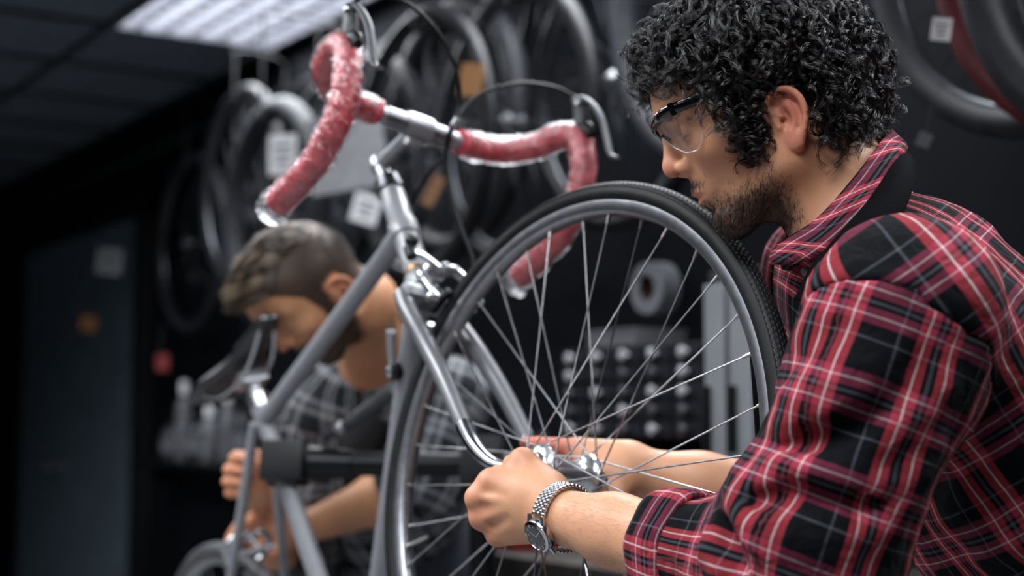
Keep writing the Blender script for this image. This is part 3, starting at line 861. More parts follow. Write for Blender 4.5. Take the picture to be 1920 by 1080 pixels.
def ear_field(sd):
    """outer ear in head cm; sd = +1 left, -1 right; u back, v up, w outwards from the ear plane"""
    bv = np.array([-0.90, sd * 0.44, 0.0]); nv = np.array([0.44, sd * 0.90, 0.0]); o = np.array([0.35, sd * 7.25, 0.0])
    def e(u, v, w=0.0): return o + bv * u + np.array([0, 0, 1.0]) * v + nv * w
    A = np.stack([bv, [0, 0, 1.0], nv])
    S = Sdf()
    S.ell(e(1.75, 0.1, -0.12), (1.85, 2.45, 0.34), A=A)
    S.ell(e(1.4, -2.6, 0.2), (0.9, 1.0, 0.42), 0.5, A=A)                               # lobe
    S.cone(e(0.2, 1.2, -0.4), e(0.3, -1.8, -0.4), 0.7, 0.6, 0.5)                        # root
    S.ell(e(1.25, -0.45, 0.42), (0.85, 1.15, 0.62), 0.2, 's', A=A)                      # concha
    S.ball(e(0.70, -0.40, -0.1), 0.5, 0.15, 's')                                        # canal
    S.ell(e(1.15, 1.45, 0.32), (0.85, 0.55, 0.38), 0.2, 's', A=A)                       # hollow under the fold
    S.chain([e(2.0, 1.75, 0.35), e(2.75, 0.9, 0.38), e(2.75, -0.6, 0.36)], [0.3, 0.33, 0.25], 0.2, 's', kin=0.2)
    hx = spline([e(1.1, -0.05, 0.12), e(0.45, 0.55, 0.28), e(0.05, 1.4, 0.26), e(0.55, 2.2, 0.30), e(1.65, 2.55, 0.34), e(2.85, 2.05, 0.36), e(3.5, 0.85, 0.36), e(3.4, -0.6, 0.30), e(2.8, -1.8, 0.22), e(2.0, -2.7, 0.12)], 3)
    S.chain(list(hx), list(np.interp(np.linspace(0, 1, len(hx)), [0, 0.2, 0.5, 0.8, 1], [0.22, 0.36, 0.40, 0.34, 0.3])), 0.22, kin=0.1)
    ah = spline([e(1.7, 1.15, 0.18), e(2.15, 0.4, 0.22), e(2.1, -0.9, 0.2), e(1.5, -1.65, 0.2)], 3)
    S.chain(list(ah), [0.26] * len(ah), 0.3, kin=0.1)                                    # antihelix
    S.cone(e(0.35, -0.15, 0.22), e(0.5, -0.95, 0.30), 0.36, 0.32, 0.25)                  # tragus
    S.ball(e(1.25, -1.7, 0.2), 0.32, 0.3)
    return S

def head_field(ears=True, fat=0.0):
    S = Sdf()
    S.ell((-0.6, 0, 5.0), (9.8, 7.5, 8.8))
    S.ell((3.8, 0, 6.4), (6.0, 6.3, 5.6), 2.0)
    S.ell((3.6, 0, 0.6), (5.2, 5.9, 7.2), 2.0)                       # mid face
    for s in (-1, 1):
        S.cone((0.4, s * 5.6, -3.2), (6.0, s * 2.0, -7.2), 1.5, 1.5, 2.2)  # jaw line
        S.cone((0.0, s * 5.7, 0.5), (0.6, s * 5.5, -4.0), 1.5, 1.5, 2.0)
    S.ell((7.0, 0, -6.7), (1.5, 2.0, 1.8), 1.8)                       # chin
    S.ell((3.2, 0, -5.2), (3.8, 4.0, 2.6), 2.0)                       # under jaw
    for s in (-1, 1):
        S.ell((5.6, s * 4.2, 0.4), (2.3, 1.7, 1.5), 1.8)              # cheekbone
        S.cone((9.0, s * 0.9, 5.0), (7.0, s * 4.9, 5.2), 0.85, 0.9, 1.4)  # brow ridge
        S.ball((9.6, s * 3.0, 3.2), 1.5, 1.5, 's')                    # socket
        S.ball((7.2, s * 3.2, 2.95), 1.32, 0.25)                      # lidded eye
        S.chain([(8.0, s * 1.9, 2.5), (8.6, s * 2.7, 2.35), (8.4, s * 3.6, 2.3), (7.6, s * 4.4, 2.5)], [0.12, 0.14, 0.14, 0.12], 0.15, kin=0.1)
        S.chain([(8.0, s * 1.9, 3.7), (8.3, s * 2.8, 3.95), (8.0, s * 3.8, 3.85), (7.2, s * 4.6, 3.4)], [0.14, 0.16, 0.16, 0.14], 0.5, kin=0.1)
    S.cone((9.1, 0, 4.4), (10.3, 0, 1.0), 0.66, 0.86, 1.0)            # nose bridge
    S.ball((10.42, 0, 0.40), 1.02, 0.6)
    for s in (-1, 1):
        S.ell((9.25, s * 1.25, -0.05), (1.05, 0.72, 0.78), 0.45)        # wings
        S.ell((9.9, s * 0.62, -0.72), (0.55, 0.32, 0.4), 0.2, 's')    # nostril
    S.ell((7.6, 0, -2.7), (1.7, 2.5, 2.3), 1.4)                       # muzzle
    S.cone((8.75, -1.5, -3.05), (9.1, 0, -2.9), 0.42, 0.5, 0.35); S.cone((8.75, 1.5, -3.05), (9.1, 0, -2.9), 0.42, 0.5, 0.35)
    S.cone((8.45, -1.3, -3.95), (8.75, 0, -4.05), 0.42, 0.55, 0.35); S.cone((8.45, 1.3, -3.95), (8.75, 0, -4.05), 0.42, 0.55, 0.35)
    S.cone((9.3, -1.6, -3.5), (9.3, 1.6, -3.5), 0.18, 0.18, 0.35, 's')
    S.ell((8.9, 0, -5.2), (0.6, 1.8, 0.5), 0.6, 's')
    if ears:
        for sd in (1, -1):
            S.sub(ear_field(sd), (-1.2, sd * 8.2, -0.3), 4.6, 0.18)
    return S

def skin_mat(name, base, red, beard):
    m = bpy.data.materials.new(name); m.use_nodes = True; nt = m.node_tree; bs = nt.nodes['Principled BSDF']
    tc = nt.nodes.new('ShaderNodeTexCoord')
    at = nt.nodes.new('ShaderNodeAttribute'); at.attribute_name = 'tint'
    sx = nt.nodes.new('ShaderNodeSeparateXYZ'); nt.links.new(at.outputs['Vector'], sx.inputs[0])
    nz = nt.nodes.new('ShaderNodeTexNoise'); nz.inputs['Scale'].default_value = 28; nz.inputs['Detail'].default_value = 6
    nt.links.new(tc.outputs['Object'], nz.inputs['Vector'])
    c1 = nt.nodes.new('ShaderNodeMix'); c1.data_type = 'RGBA'; c1.inputs[6].default_value = tuple(v * 0.80 for v in srgb(base)) + (1,); c1.inputs[7].default_value = tuple(min(1, v * 1.15) for v in srgb(base)) + (1,)
    nt.links.new(nz.outputs['Fac'], c1.inputs[0])
    c2 = nt.nodes.new('ShaderNodeMix'); c2.data_type = 'RGBA'; c2.inputs[7].default_value = srgb(red) + (1,)
    nt.links.new(sx.outputs['X'], c2.inputs[0]); nt.links.new(c1.outputs[2], c2.inputs[6])
    c3 = nt.nodes.new('ShaderNodeMix'); c3.data_type = 'RGBA'; c3.inputs[7].default_value = srgb(beard) + (1,)
    nt.links.new(sx.outputs['Y'], c3.inputs[0]); nt.links.new(c2.outputs[2], c3.inputs[6])
    nt.links.new(c3.outputs[2], bs.inputs['Base Color'])
    bs.inputs['Roughness'].default_value = 0.48; bs.inputs['Specular IOR Level'].default_value = 0.4
    bs.inputs['Subsurface Weight'].default_value = 0.25; bs.inputs['Subsurface Radius'].default_value = (1.0, 0.35, 0.18); bs.inputs['Subsurface Scale'].default_value = 0.006
    vo = nt.nodes.new('ShaderNodeTexVoronoi'); vo.inputs['Scale'].default_value = 700; nt.links.new(tc.outputs['Object'], vo.inputs['Vector'])
    n2 = nt.nodes.new('ShaderNodeTexNoise'); n2.inputs['Scale'].default_value = 180; n2.inputs['Detail'].default_value = 5; nt.links.new(tc.outputs['Object'], n2.inputs['Vector'])
    ad = nt.nodes.new('ShaderNodeMath'); ad.operation = 'ADD'; nt.links.new(vo.outputs['Distance'], ad.inputs[0]); nt.links.new(n2.outputs['Fac'], ad.inputs[1])
    b = nt.nodes.new('ShaderNodeBump'); b.inputs['Strength'].default_value = 0.14; b.inputs['Distance'].default_value = 0.0007
    nt.links.new(ad.outputs[0], b.inputs['Height']); nt.links.new(b.outputs['Normal'], bs.inputs['Normal'])
    return m
M_skin = skin_mat('skin', 'cf9a78', 'c4685a', '33251f')
M_skin2 = skin_mat('skin_second', 'cd9670', 'bb6a52', '1f1610')

def hair_mat(name, c1, c2, rough=0.28):
    m = bpy.data.materials.new(name); m.use_nodes = True; nt = m.node_tree; bs = nt.nodes['Principled BSDF']
    hi = nt.nodes.new('ShaderNodeHairInfo')
    mx = nt.nodes.new('ShaderNodeMix'); mx.data_type = 'RGBA'; mx.inputs[6].default_value = tuple(c1) + (1,); mx.inputs[7].default_value = tuple(c2) + (1,)
    nt.links.new(hi.outputs['Random'], mx.inputs[0]); nt.links.new(mx.outputs[2], bs.inputs['Base Color'])
    bs.inputs['Roughness'].default_value = rough; bs.inputs['Specular IOR Level'].default_value = 0.8
    return m
M_hair = hair_mat('black_hair', (0.003, 0.003, 0.0034), (0.009, 0.008, 0.008), 0.2)
M_hair2 = hair_mat('brown_hair', (0.03, 0.021, 0.014), (0.11, 0.078, 0.05), 0.4)
M_bodyhair = hair_mat('dark_body_hair', (0.02, 0.014, 0.01), (0.035, 0.022, 0.015), 0.45)

def strands(name, pts, radius, m, parent, tip=0.35):
    """pts: (n, k, 3) world points; hair curves"""
    n, k, _ = pts.shape
    cd_ = bpy.data.hair_curves.new(name)
    cd_.add_curves([k] * n)
    cd_.position_data.foreach_set('vector', pts.astype(np.float32).ravel()) if hasattr(cd_, 'position_data') else cd_.attributes['position'].data.foreach_set('vector', pts.astype(np.float32).ravel())
    ra = cd_.attributes.get('radius') or cd_.attributes.new('radius', 'FLOAT', 'POINT')
    prof = np.interp(np.linspace(0, 1, k), [0, 0.5, 1], [1, 0.9, tip])
    ra.data.foreach_set('value', (np.tile(prof, n) * np.repeat(np.broadcast_to(radius, (n,)), k)).astype(np.float32))
    cd_.materials.append(m)
    o = bpy.data.objects.new(name, cd_); COL.objects.link(o)
    if parent is not None: set_parent(o, parent)
    return o

def plaid_mat(name, base, band, line, dark2, period=0.078, weft=(0.5, 0.6), wtint=(1, 1.4, 2.2)):
    """woven check from the 'plaid' attribute (u, v in metres): paired bands with a thin light line in each"""
    m = bpy.data.materials.new(name); m.use_nodes = True; nt = m.node_tree; bs = nt.nodes['Principled BSDF']
    at = nt.nodes.new('ShaderNodeAttribute'); at.attribute_name = 'plaid'
    tc = nt.nodes.new('ShaderNodeTexCoord')
    nz = nt.nodes.new('ShaderNodeTexNoise'); nz.inputs['Scale'].default_value = 14; nz.inputs['Detail'].default_value = 3
    nt.links.new(tc.outputs['Object'], nz.inputs['Vector'])
    wv = nt.nodes.new('ShaderNodeVectorMath'); wv.operation = 'SCALE'; wv.inputs['Scale'].default_value = 0.004
    nt.links.new(nz.outputs['Color'], wv.inputs[0])
    ad = nt.nodes.new('ShaderNodeVectorMath'); ad.operation = 'ADD'; nt.links.new(at.outputs['Vector'], ad.inputs[0]); nt.links.new(wv.outputs[0], ad.inputs[1])
    sx = nt.nodes.new('ShaderNodeSeparateXYZ'); nt.links.new(ad.outputs[0], sx.inputs[0])
    outs = []
    for ax in ('X', 'Y'):
        band, line = (band, line) if ax == 'X' else (tuple(v * weft[0] * t for v, t in zip(band, wtint)), tuple(v * weft[1] for v in line))
        dv = nt.nodes.new('ShaderNodeMath'); dv.operation = 'DIVIDE'; dv.inputs[1].default_value = period; nt.links.new(sx.outputs[ax], dv.inputs[0])
        fr2 = nt.nodes.new('ShaderNodeMath'); fr2.operation = 'FLOORED_MODULO'; fr2.inputs[1].default_value = 1.0; nt.links.new(dv.outputs[0], fr2.inputs[0])
        cr = nt.nodes.new('ShaderNodeValToRGB'); cr.color_ramp.interpolation = 'LINEAR'
        stops = [(0.0, base), (0.095, base), (0.105, band), (0.178, band), (0.184, line), (0.196, line), (0.202, band), (0.275, band), (0.285, base), (0.315, base), (0.322, dark2), (0.35, dark2), (0.357, base), (0.387, base),
                 (0.397, band), (0.470, band), (0.476, line), (0.488, line), (0.494, band), (0.567, band), (0.577, base), (0.72, base), (0.725, dark2), (0.745, dark2), (0.75, base)]
        el = cr.color_ramp.elements
        while len(el) < len(stops): el.new(0.5)
        for e, (p_, c_) in zip(el, stops): e.position = p_; e.color = tuple(c_) + (1,)
        nt.links.new(fr2.outputs[0], cr.inputs['Fac']); outs.append(cr)
    # warp and weft: average, light lines kept by a screen of the lighter thread
    mx = nt.nodes.new('ShaderNodeMix'); mx.data_type = 'RGBA'; mx.inputs[0].default_value = 0.5
    nt.links.new(outs[0].outputs[0], mx.inputs[6]); nt.links.new(outs[1].outputs[0], mx.inputs[7])
    n3 = nt.nodes.new('ShaderNodeTexNoise'); n3.inputs['Scale'].default_value = 60; n3.inputs['Detail'].default_value = 4; nt.links.new(tc.outputs['Object'], n3.inputs['Vector'])
    mr = nt.nodes.new('ShaderNodeMapRange'); mr.inputs['To Min'].default_value = 0.72; mr.inputs['To Max'].default_value = 1.25; nt.links.new(n3.outputs['Fac'], mr.inputs['Value'])
    ml = nt.nodes.new('ShaderNodeMix'); ml.data_type = 'RGBA'; ml.blend_type = 'MULTIPLY'; ml.inputs[0].default_value = 1.0
    nt.links.new(mx.outputs[2], ml.inputs[6]); nt.links.new(mr.outputs[0], ml.inputs[7])
    nt.links.new(ml.outputs[2], bs.inputs['Base Color'])
    bs.inputs['Roughness'].default_value = 0.85; bs.inputs['Specular IOR Level'].default_value = 0.08; bs.inputs['Sheen Weight'].default_value = 0.02; bs.inputs['Sheen Roughness'].default_value = 0.5
    # weave + wrinkle bump
    wv1 = nt.nodes.new('ShaderNodeTexNoise'); wv1.inputs['Scale'].default_value = 900; nt.links.new(tc.outputs['Object'], wv1.inputs['Vector'])
    wv2 = nt.nodes.new('ShaderNodeTexNoise'); wv2.inputs['Scale'].default_value = 55; wv2.inputs['Detail'].default_value = 4; wv2.inputs['Distortion'].default_value = 0.8; nt.links.new(tc.outputs['Object'], wv2.inputs['Vector'])
    b1 = nt.nodes.new('ShaderNodeBump'); b1.inputs['Strength'].default_value = 0.55; b1.inputs['Distance'].default_value = 0.006; nt.links.new(wv2.outputs['Fac'], b1.inputs['Height'])
    b2 = nt.nodes.new('ShaderNodeBump'); b2.inputs['Strength'].default_value = 0.25; b2.inputs['Distance'].default_value = 0.0006; nt.links.new(wv1.outputs['Fac'], b2.inputs['Height']); nt.links.new(b1.outputs['Normal'], b2.inputs['Normal'])
    nt.links.new(b2.outputs['Normal'], bs.inputs['Normal'])
    return m
M_plaid = plaid_mat('red_plaid_cotton', (0.0028, 0.0036, 0.0052), (0.40, 0.040, 0.055), (0.82, 0.68, 0.68), (0.075, 0.08, 0.095))
M_plaid2 = plaid_mat('grey_plaid_cotton', (0.02, 0.022, 0.026), (0.24, 0.25, 0.27), (0.6, 0.62, 0.66), (0.06, 0.065, 0.07), period=0.06, weft=(1.0, 0.9), wtint=(1, 1, 1))
M_apron = mat('black_canvas', (0.0022, 0.0025, 0.0032), 0.9, var=0.2, scale=80, bump=0.3, bscale=700, spec=0.05)
M_trouser = mat('dark_denim', (0.012, 0.016, 0.026), 0.85, var=0.3, scale=90, bump=0.3, bscale=600)
M_shoe = mat('shoe_leather', (0.012, 0.010, 0.009), 0.5)

def arm_uv(V, pts, r, ref):
    """(around, along) coordinates of cloth on a limb"""
    pts = [np.asarray(q, float) for q in pts]
    best = np.full(len(V), 1e9); uv = np.zeros((len(V), 3)); acc = 0.0
    for a, b in zip(pts[:-1], pts[1:]):
        L = np.linalg.norm(b - a); d = (b - a) / L; q = V - a; t = np.clip(q @ d, 0, L)
        w = q - t[:, None] * d; dist = np.linalg.norm(w, axis=1)
        x = unit(ref - d * (ref @ d)); y = np.cross(d, x)
        ang = np.arctan2(w @ y, w @ x)
        m = dist < best
        best = np.where(m, dist, best)
        tt = q @ d
        uv[m, 0] = ang[m] * r; uv[m, 1] = (acc + np.where((tt < 0) | (tt > L), np.clip(tt, -0.1, L + 0.1), t))[m]
        acc += L
    return uv
# ------------------------------------------------------------------ the curly haired mechanic
HO = P(1439, 251, 1.545); HA = head_axes(R(3), R(22))
def hl(x, y, z): return HO + (HA.T @ np.array([x, y, z])) * 0.01        # head cm -> world
NB = P(1612, 440, 1.515)                                             # base of the neck
LS = P(1700, 560, 1.315); EL = P(1510, 1092, 1.300); LW = P(1052, 968, 1.545)
RS = P(1560, 520, 1.68); REL = P(1600, 965, 1.74); RW = P(1195, 882, 1.785)
HIP = np.array([0.66, 1.50, 0.93])
SPN = unit(NB - HIP)

man = empty('person', (0.72, 1.50, 0.0))
tag(man, 'person with curly black hair and red plaid shirt gripping the front wheel', 'person')

hf = head_field()
def body_field(p):
    q = ((p - HO.astype(np.float32)) @ HA.T.astype(np.float32)) * 100
    d = hf(q) * 0.01
    return d
def mixp(a, b, t): return a * (1 - t) + b * t
H_ = P
B = Sdf()
B.ell(NB - SPN * 0.20, (0.09, 0.145, 0.20), 0.05, A=np.stack([np.cross([0, 1, 0], SPN), [0, 1, 0], SPN]))
B.cone(NB - SPN * 0.3, HIP, 0.10, 0.11, 0.08)
B.cone(NB - SPN * 0.03, LS, 0.045, 0.05, 0.05); B.cone(NB - SPN * 0.03, RS, 0.045, 0.05, 0.05)
B.chain([hl(-2.6, 0, -1.0), hl(-4.0, 0, -6.5), NB - SPN * 0.02], [0.052, 0.055, 0.064], 0.03, kin=0.02)
B.cone(hl(-1.0, 4.6, -4.0), hl(1.5, 1.2, -14.0), 0.012, 0.011, 0.03)         # neck muscle
B.sub(body_field, hl(-0.3, 0, 3.0), 0.155, 0.03)
B.chain([LS, EL], [0.05, 0.043], 0.03)
B.chain([RS, REL], [0.05, 0.043], 0.03)
B.chain([EL, mixp(EL, LW, 0.3), mixp(EL, LW, 0.75), LW], [0.043, 0.0455, 0.034, 0.0278], 0.02, kin=0.02)
B.chain([REL, mixp(REL, RW, 0.3), mixp(REL, RW, 0.7), RW], [0.043, 0.0430, 0.034, 0.0275], 0.02, kin=0.02)
# left hand: back of the hand to the camera, closed round the axle nut
MC = [H_(922, 903, 1.590), H_(896, 934, 1.588), H_(903, 971, 1.590), H_(933, 1003, 1.592)]       # knuckles, index to little
wr_ = [H_(1022, 930, 1.560), H_(1018, 945, 1.556), H_(1016, 965, 1.556), H_(1018, 985, 1.56)]
LH = Sdf()
for k in range(4):
    LH.cone(wr_[k], MC[k], 0.0185, [0.0142, 0.0142, 0.0132, 0.0122][k], 0.012)
LH.cone(H_(1000, 935, 1.575), H_(940, 945, 1.60), 0.026, 0.022, 0.02)
for k in range(4):
    LH.ball(MC[k] + np.array([-0.0015, -0.0045, 0.001]), [0.0112, 0.0116, 0.0106, 0.0096][k], 0.004)
for k in range(3):                                                                               # hollows between the knuckles
    q = mixp(MC[k], MC[k + 1], 0.5)
    LH.cone(mixp(q, H_(1000, 950, 1.56), 0.05) + np.array([0, -0.0195, 0.001]), mixp(q, H_(1000, 950, 1.54), 0.33) + np.array([0, -0.021, 0.001]), 0.005, 0.0035, 0.009, 's')
PIP = [H_(935, 888, 1.645), H_(905, 915, 1.648), H_(907, 955, 1.645), H_(935, 990, 1.638)]
DIP = [H_(968, 880, 1.662), H_(945, 905, 1.670), H_(945, 942, 1.668), H_(965, 972, 1.66)]
TIP = [H_(993, 888, 1.655), H_(972, 913, 1.658), H_(968, 940, 1.656), H_(982, 962, 1.65)]
for k in range(4):
    LH.chain([MC[k], PIP[k], DIP[k], TIP[k]], [0.0115, 0.0095, 0.0085, 0.0075], 0.005, kin=0.003)
LH.cone(H_(1035, 915, 1.575), H_(985, 872, 1.592), 0.017, 0.0135, 0.016)                          # thumb over the top
LH.ball(H_(977, 862, 1.594), 0.0122, 0.010)
LH.chain([H_(982, 866, 1.595), H_(962, 872, 1.625), H_(975, 880, 1.65)], [0.0125, 0.0112, 0.009], 0.008, kin=0.004)
LH.cone(H_(988, 888, 1.588), H_(918, 912, 1.588), 0.011, 0.009, 0.016)
for k in range(4):                                                                               # extensor tendons
    LH.cone(mixp(wr_[k], MC[k], 0.3) + np.array([0, -0.0150, 0.002]), MC[k] + np.array([0.004, -0.0125, 0.001]), 0.0014, 0.0026, 0.005)
B.sub(LH, H_(965, 935, 1.60), 0.11, 0.016)
# right hand: behind the hub, palm to the camera, index finger along the far fork tip
RH = Sdf()
RM = [H_(1085, 842, 1.816), H_(1072, 868, 1.832), H_(1080, 895, 1.834), H_(1100, 918, 1.824)]
rwr = [H_(1172, 858, 1.79), H_(1168, 872, 1.79), H_(1168, 888, 1.79), H_(1172, 902, 1.79)]
for k in range(4):
    RH.cone(rwr[k], RM[k], 0.0185, [0.0145, 0.0145, 0.0135, 0.0125][k], 0.016)
RH.cone(H_(1175, 880, 1.785), H_(1105, 878, 1.805), 0.027, 0.021, 0.02)
RH.chain([RM[0], H_(1045, 836, 1.822), H_(1010, 832, 1.824), H_(984, 830, 1.827)], [0.0125, 0.0100, 0.0088, 0.0070], 0.006, kin=0.003)
RH.chain([RM[1], H_(1035, 860, 1.850), H_(1008, 858, 1.858), H_(990, 858, 1.858)], [0.0120, 0.0098, 0.0088, 0.0072], 0.004, kin=0.003)
RH.chain([RM[2], H_(1048, 900, 1.834), H_(1038, 914, 1.822), H_(1042, 920, 1.806)], [0.0115, 0.0095, 0.0085, 0.0072], 0.005, kin=0.003)
RH.chain([RM[3], H_(1072, 928, 1.80), H_(1070, 938, 1.785), H_(1082, 936, 1.77)], [0.0105, 0.0088, 0.0078, 0.0066], 0.005, kin=0.003)
RH.ell(H_(1150, 892, 1.765), (0.026, 0.016, 0.018), 0.02)
RH.chain([H_(1172, 900, 1.765), H_(1150, 930, 1.745), H_(1122, 945, 1.735), H_(1105, 950, 1.733)], [0.018, 0.0135, 0.0112, 0.0085], 0.010, kin=0.004)
B.sub(RH, H_(1085, 890, 1.79), 0.13, 0.016)

def local_head(V): return ((V - HO) @ HA.T) * 100
def body_tint(V):
    q = local_head(V); x, y, z = q[:, 0], np.abs(q[:, 1]), q[:, 2]
    T = np.zeros((len(V), 3))
    def bl(c, r): return np.exp(-(((x - c[0]) / r[0]) ** 2 + ((y - c[1]) / r[1]) ** 2 + ((z - c[2]) / r[2]) ** 2))
    red = 0.8 * bl((-1.9, 8.4, 0.8), (2.4, 1.6, 2.6)) + 0.6 * bl((-1, 8, -2.8), (1.5, 1.5, 1.2)) + 0.5 * bl((10.6, 0, 0.4), (1.6, 1.6, 1.4)) + 0.55 * bl((9.0, 0, -3.5), (0.9, 1.8, 0.75)) + 0.25 * bl((6.5, 4.5, 0.2), (2.2, 2, 1.6))
    n = noise3(V.astype(np.float32), 220, 3)
    jaw = np.clip((-3.9 - z + 0.10 * (x - 4)) / 2.4 + 0.18 * n, 0, 1) * np.clip((x - 0.2) / 2.2, 0, 1) * np.clip((z + 11.5) / 2.0, 0, 1)
    mous = bl((9.1, 0, -2.2), (1.2, 2.4, 0.55)) * 0.9
    burn = np.clip((x - 1.2) / 1.0, 0, 1) * np.clip((4.6 - x) / 1.0, 0, 1) * np.clip((y - 5) / 1, 0, 1) * np.clip((z + 5) / 2, 0, 1) * np.clip((6 - z) / 2, 0, 1) * 0.35
    lips = bl((9.0, 0, -3.5), (0.9, 1.7, 0.7))
    T[:, 1] = np.clip(jaw * 0.8 * (1 - 0.8 * lips) + mous + burn, 0, 0.9)
    T[:, 1] = np.maximum(T[:, 1], 0.85 * bl((8.5, 3.15, 2.40), (0.7, 1.25, 0.16)))
    brow = bl((8.6, 2.9, 5.2), (2.0, 2.2, 0.42)); T[:, 1] = np.maximum(T[:, 1], 0.9 * brow)
    scalp = ((((x + 0.6) / 10) ** 2 + (y / 7.7) ** 2 + ((z - 5) / 9) ** 2) > 0.8) & hair_zone(q) & (y < 7.3)
    T[scalp, 1] = 0.95
    for c in MC + PIP[:2] + [H_(978, 866, 1.594)]:
        red += 0.45 * np.exp(-((np.linalg.norm(V - c, axis=1) / 0.017) ** 2))
    for c in (H_(984, 832, 1.838), H_(1040, 836, 1.826), H_(1105, 950, 1.733), H_(1060, 860, 1.83), H_(990, 858, 1.832)):
        red += 0.6 * np.exp(-((np.linalg.norm(V - c, axis=1) / 0.028) ** 2))
    T[:, 0] = np.clip(red, 0, 0.9)
    return T
def hair_zone(q):
    x, y, z = q[:, 0], np.abs(q[:, 1]), q[:, 2]
    lim = np.interp(x, [-12, -7, -4.0, -3.6, -2.9, 0.6, 1.0, 3.2, 3.9, 5.6, 7.2, 9.0], [-3.8, -4.2, -3.4, -0.6, 3.0, 3.2, -1.6, -1.8, 4.6, 6.9, 8.8, 9.6])
    return z > lim

# the body is meshed finely where skin shows, coarsely where cloth hides it, as one surface
V, F = sdf_mesh(B, (-0.08, 1.20, 0.78), (0.88, 1.95, 1.72), 0.0024, 4)
V = relax(V, F, 1, 0.4)
body = mesh_obj('body', V, F, M_skin, man, attrs={'tint': body_tint(V)})

# ---- hair: ringlets grown from the scalp
def curls(n_clump, per, zone, length, seed, head=hl, HOr=None, curl=(0.45, 0.85), turns=(1.6, 3.2), pts_n=36):
    rs = np.random.RandomState(seed)
    out = []; got = 0
    while got < n_clump:
        v = rs.normal(size=3); v /= np.linalg.norm(v)
        r = np.array([-0.6, 0, 5.0]) + v * np.array([9.75, 7.5, 8.75])
        if r[0] > 3 and r[2] > 4: r = np.array([3.8, 0, 6.4]) + (r - np.array([3.8, 0, 6.4])) * 1.02
        if not zone(r[None])[0]: continue
        nrm = unit((r - np.array([-0.6, 0, 5.0])) / np.array([9.75, 7.5, 8.75]) ** 2)
        L = length(r) * rs.uniform(0.75, 1.2)
        # flow: away from the crown, falling with gravity
        away = r - np.array([-4.0, 0, 13.0]); away = unit(away - nrm * (away @ nrm))
        grav = np.array([0.38, 0, -0.92])
        t = np.linspace(0, 1, pts_n)[:, None]
        d0 = unit(nrm * 1.0 + away * 0.5 + rs.normal(size=3) * 0.28)
        gk = 0.10 if r[0] > 5 else 0.28
        base = r + L * (d0 * t * (1 - 0.25 * t) + (away * (0.12 if r[0] > 5 else 0.30) + grav * gk) * t ** 2)
        ax = unit(base[-1] - base[0]); e1 = unit(np.cross(ax, rs.normal(size=3))); e2 = np.cross(ax, e1)
        cr_ = rs.uniform(*curl); tn = rs.uniform(*turns) * (1 if rs.rand() < 0.5 else -1); ph = rs.rand() * 6.28
        for j in range(per):
            jit = rs.normal(size=3) * 0.055; ph2 = ph + rs.normal() * 0.16; c2 = cr_ * rs.uniform(0.85, 1.15); tn2 = tn * rs.uniform(0.97, 1.03)
            env = np.minimum(t * 3.0, 1.0) * (0.75 + 0.5 * t)
            a = ph2 + 2 * np.pi * tn2 * t
            out.append(base * 1.0 + jit * (0.4 + 1.0 * t) + c2 * env * (np.cos(a) * e1 + np.sin(a) * e2) - (base - r) * 0.06 * rs.rand())
        got += 1
    return np.array(out)
def zone1(q):
    return hair_zone(q) & ~((np.abs(q[:, 1]) > 6.4) & (q[:, 0] > -3.8) & (q[:, 0] < 0.8) & (q[:, 2] < 3.0))
def len1(r):
    if r[2] < 1.5 and r[0] < -2: return 3.6 + 0.5 * (r[2] + 4)
    if r[2] < 3.6 and r[0] > 0: return 3.0
    if -4.5 < r[0] < 2.5 and r[2] < 7.5 and abs(r[1]) > 5: return 1.2 + 0.45 * max(r[2] - 2.5, 0)
    if r[0] > 3.4 and r[2] < 9.0: return 2.2
    if r[0] > 6: return 4.6
    return 6.2
G = curls(1500, 11, zone1, len1, 5)
W = HO + (G.reshape(-1, 3) @ HA) * 0.01
strands('hair', W.reshape(G.shape), 0.00032, M_hair, man)
# short fringe curls on the forehead and before the ear
G = curls(150, 9, lambda q: hair_zone(q) & (((q[:, 0] > 6.2) & (q[:, 2] < 10)) | ((q[:, 0] > 1.2) & (q[:, 0] < 3.4) & (q[:, 2] < 4) & (np.abs(q[:, 1]) > 4))), lambda r: 2.2, 8, curl=(0.35, 0.6))
W = HO + (G.reshape(-1, 3) @ HA) * 0.01
strands('hair', W.reshape(G.shape), 0.00022, M_hair, man)

def surface_hairs(name, V, F, w, n, length, dirn, radius, m, parent, seed, jitter=0.35, lift=0.35, k=5):
    """short hairs on a mesh, chosen by vertex weight w; dirn(points) gives the lie"""
    rs = np.random.RandomState(seed)
    nr = np.zeros_like(V)
    fn_ = np.cross(V[F[:, 1]] - V[F[:, 0]], V[F[:, 2]] - V[F[:, 0]])
    for c in range(4):
        for a in range(3): nr[:, a] += np.bincount(F[:, c], fn_[:, a], len(V))
    nr /= np.linalg.norm(nr, axis=1, keepdims=True) + 1e-12
    p = np.maximum(w, 0); p = p / p.sum()
    i = rs.choice(len(V), n, p=p)
    base = V[i] + rs.normal(size=(n, 3)) * 0.0009
    nn_ = nr[i]; base = base - nn_ * 0.0006
    d = dirn(base); d = d - nn_ * (d * nn_).sum(1, keepdims=True); d /= np.linalg.norm(d, axis=1, keepdims=True) + 1e-9
    d = d + rs.normal(size=(n, 3)) * jitter
    d = d - nn_ * (d * nn_).sum(1, keepdims=True); d /= np.linalg.norm(d, axis=1, keepdims=True) + 1e-9
    L = length * rs.uniform(0.6, 1.25, (n, 1))
    t = np.linspace(0, 1, k)
    pts = np.stack([base + L * (d * tt + nn_ * lift * (tt - 0.6 * tt * tt)) for tt in t], 1)
    return strands(name, pts, radius, m, parent)
qh = local_head(V); tint = body_tint(V)
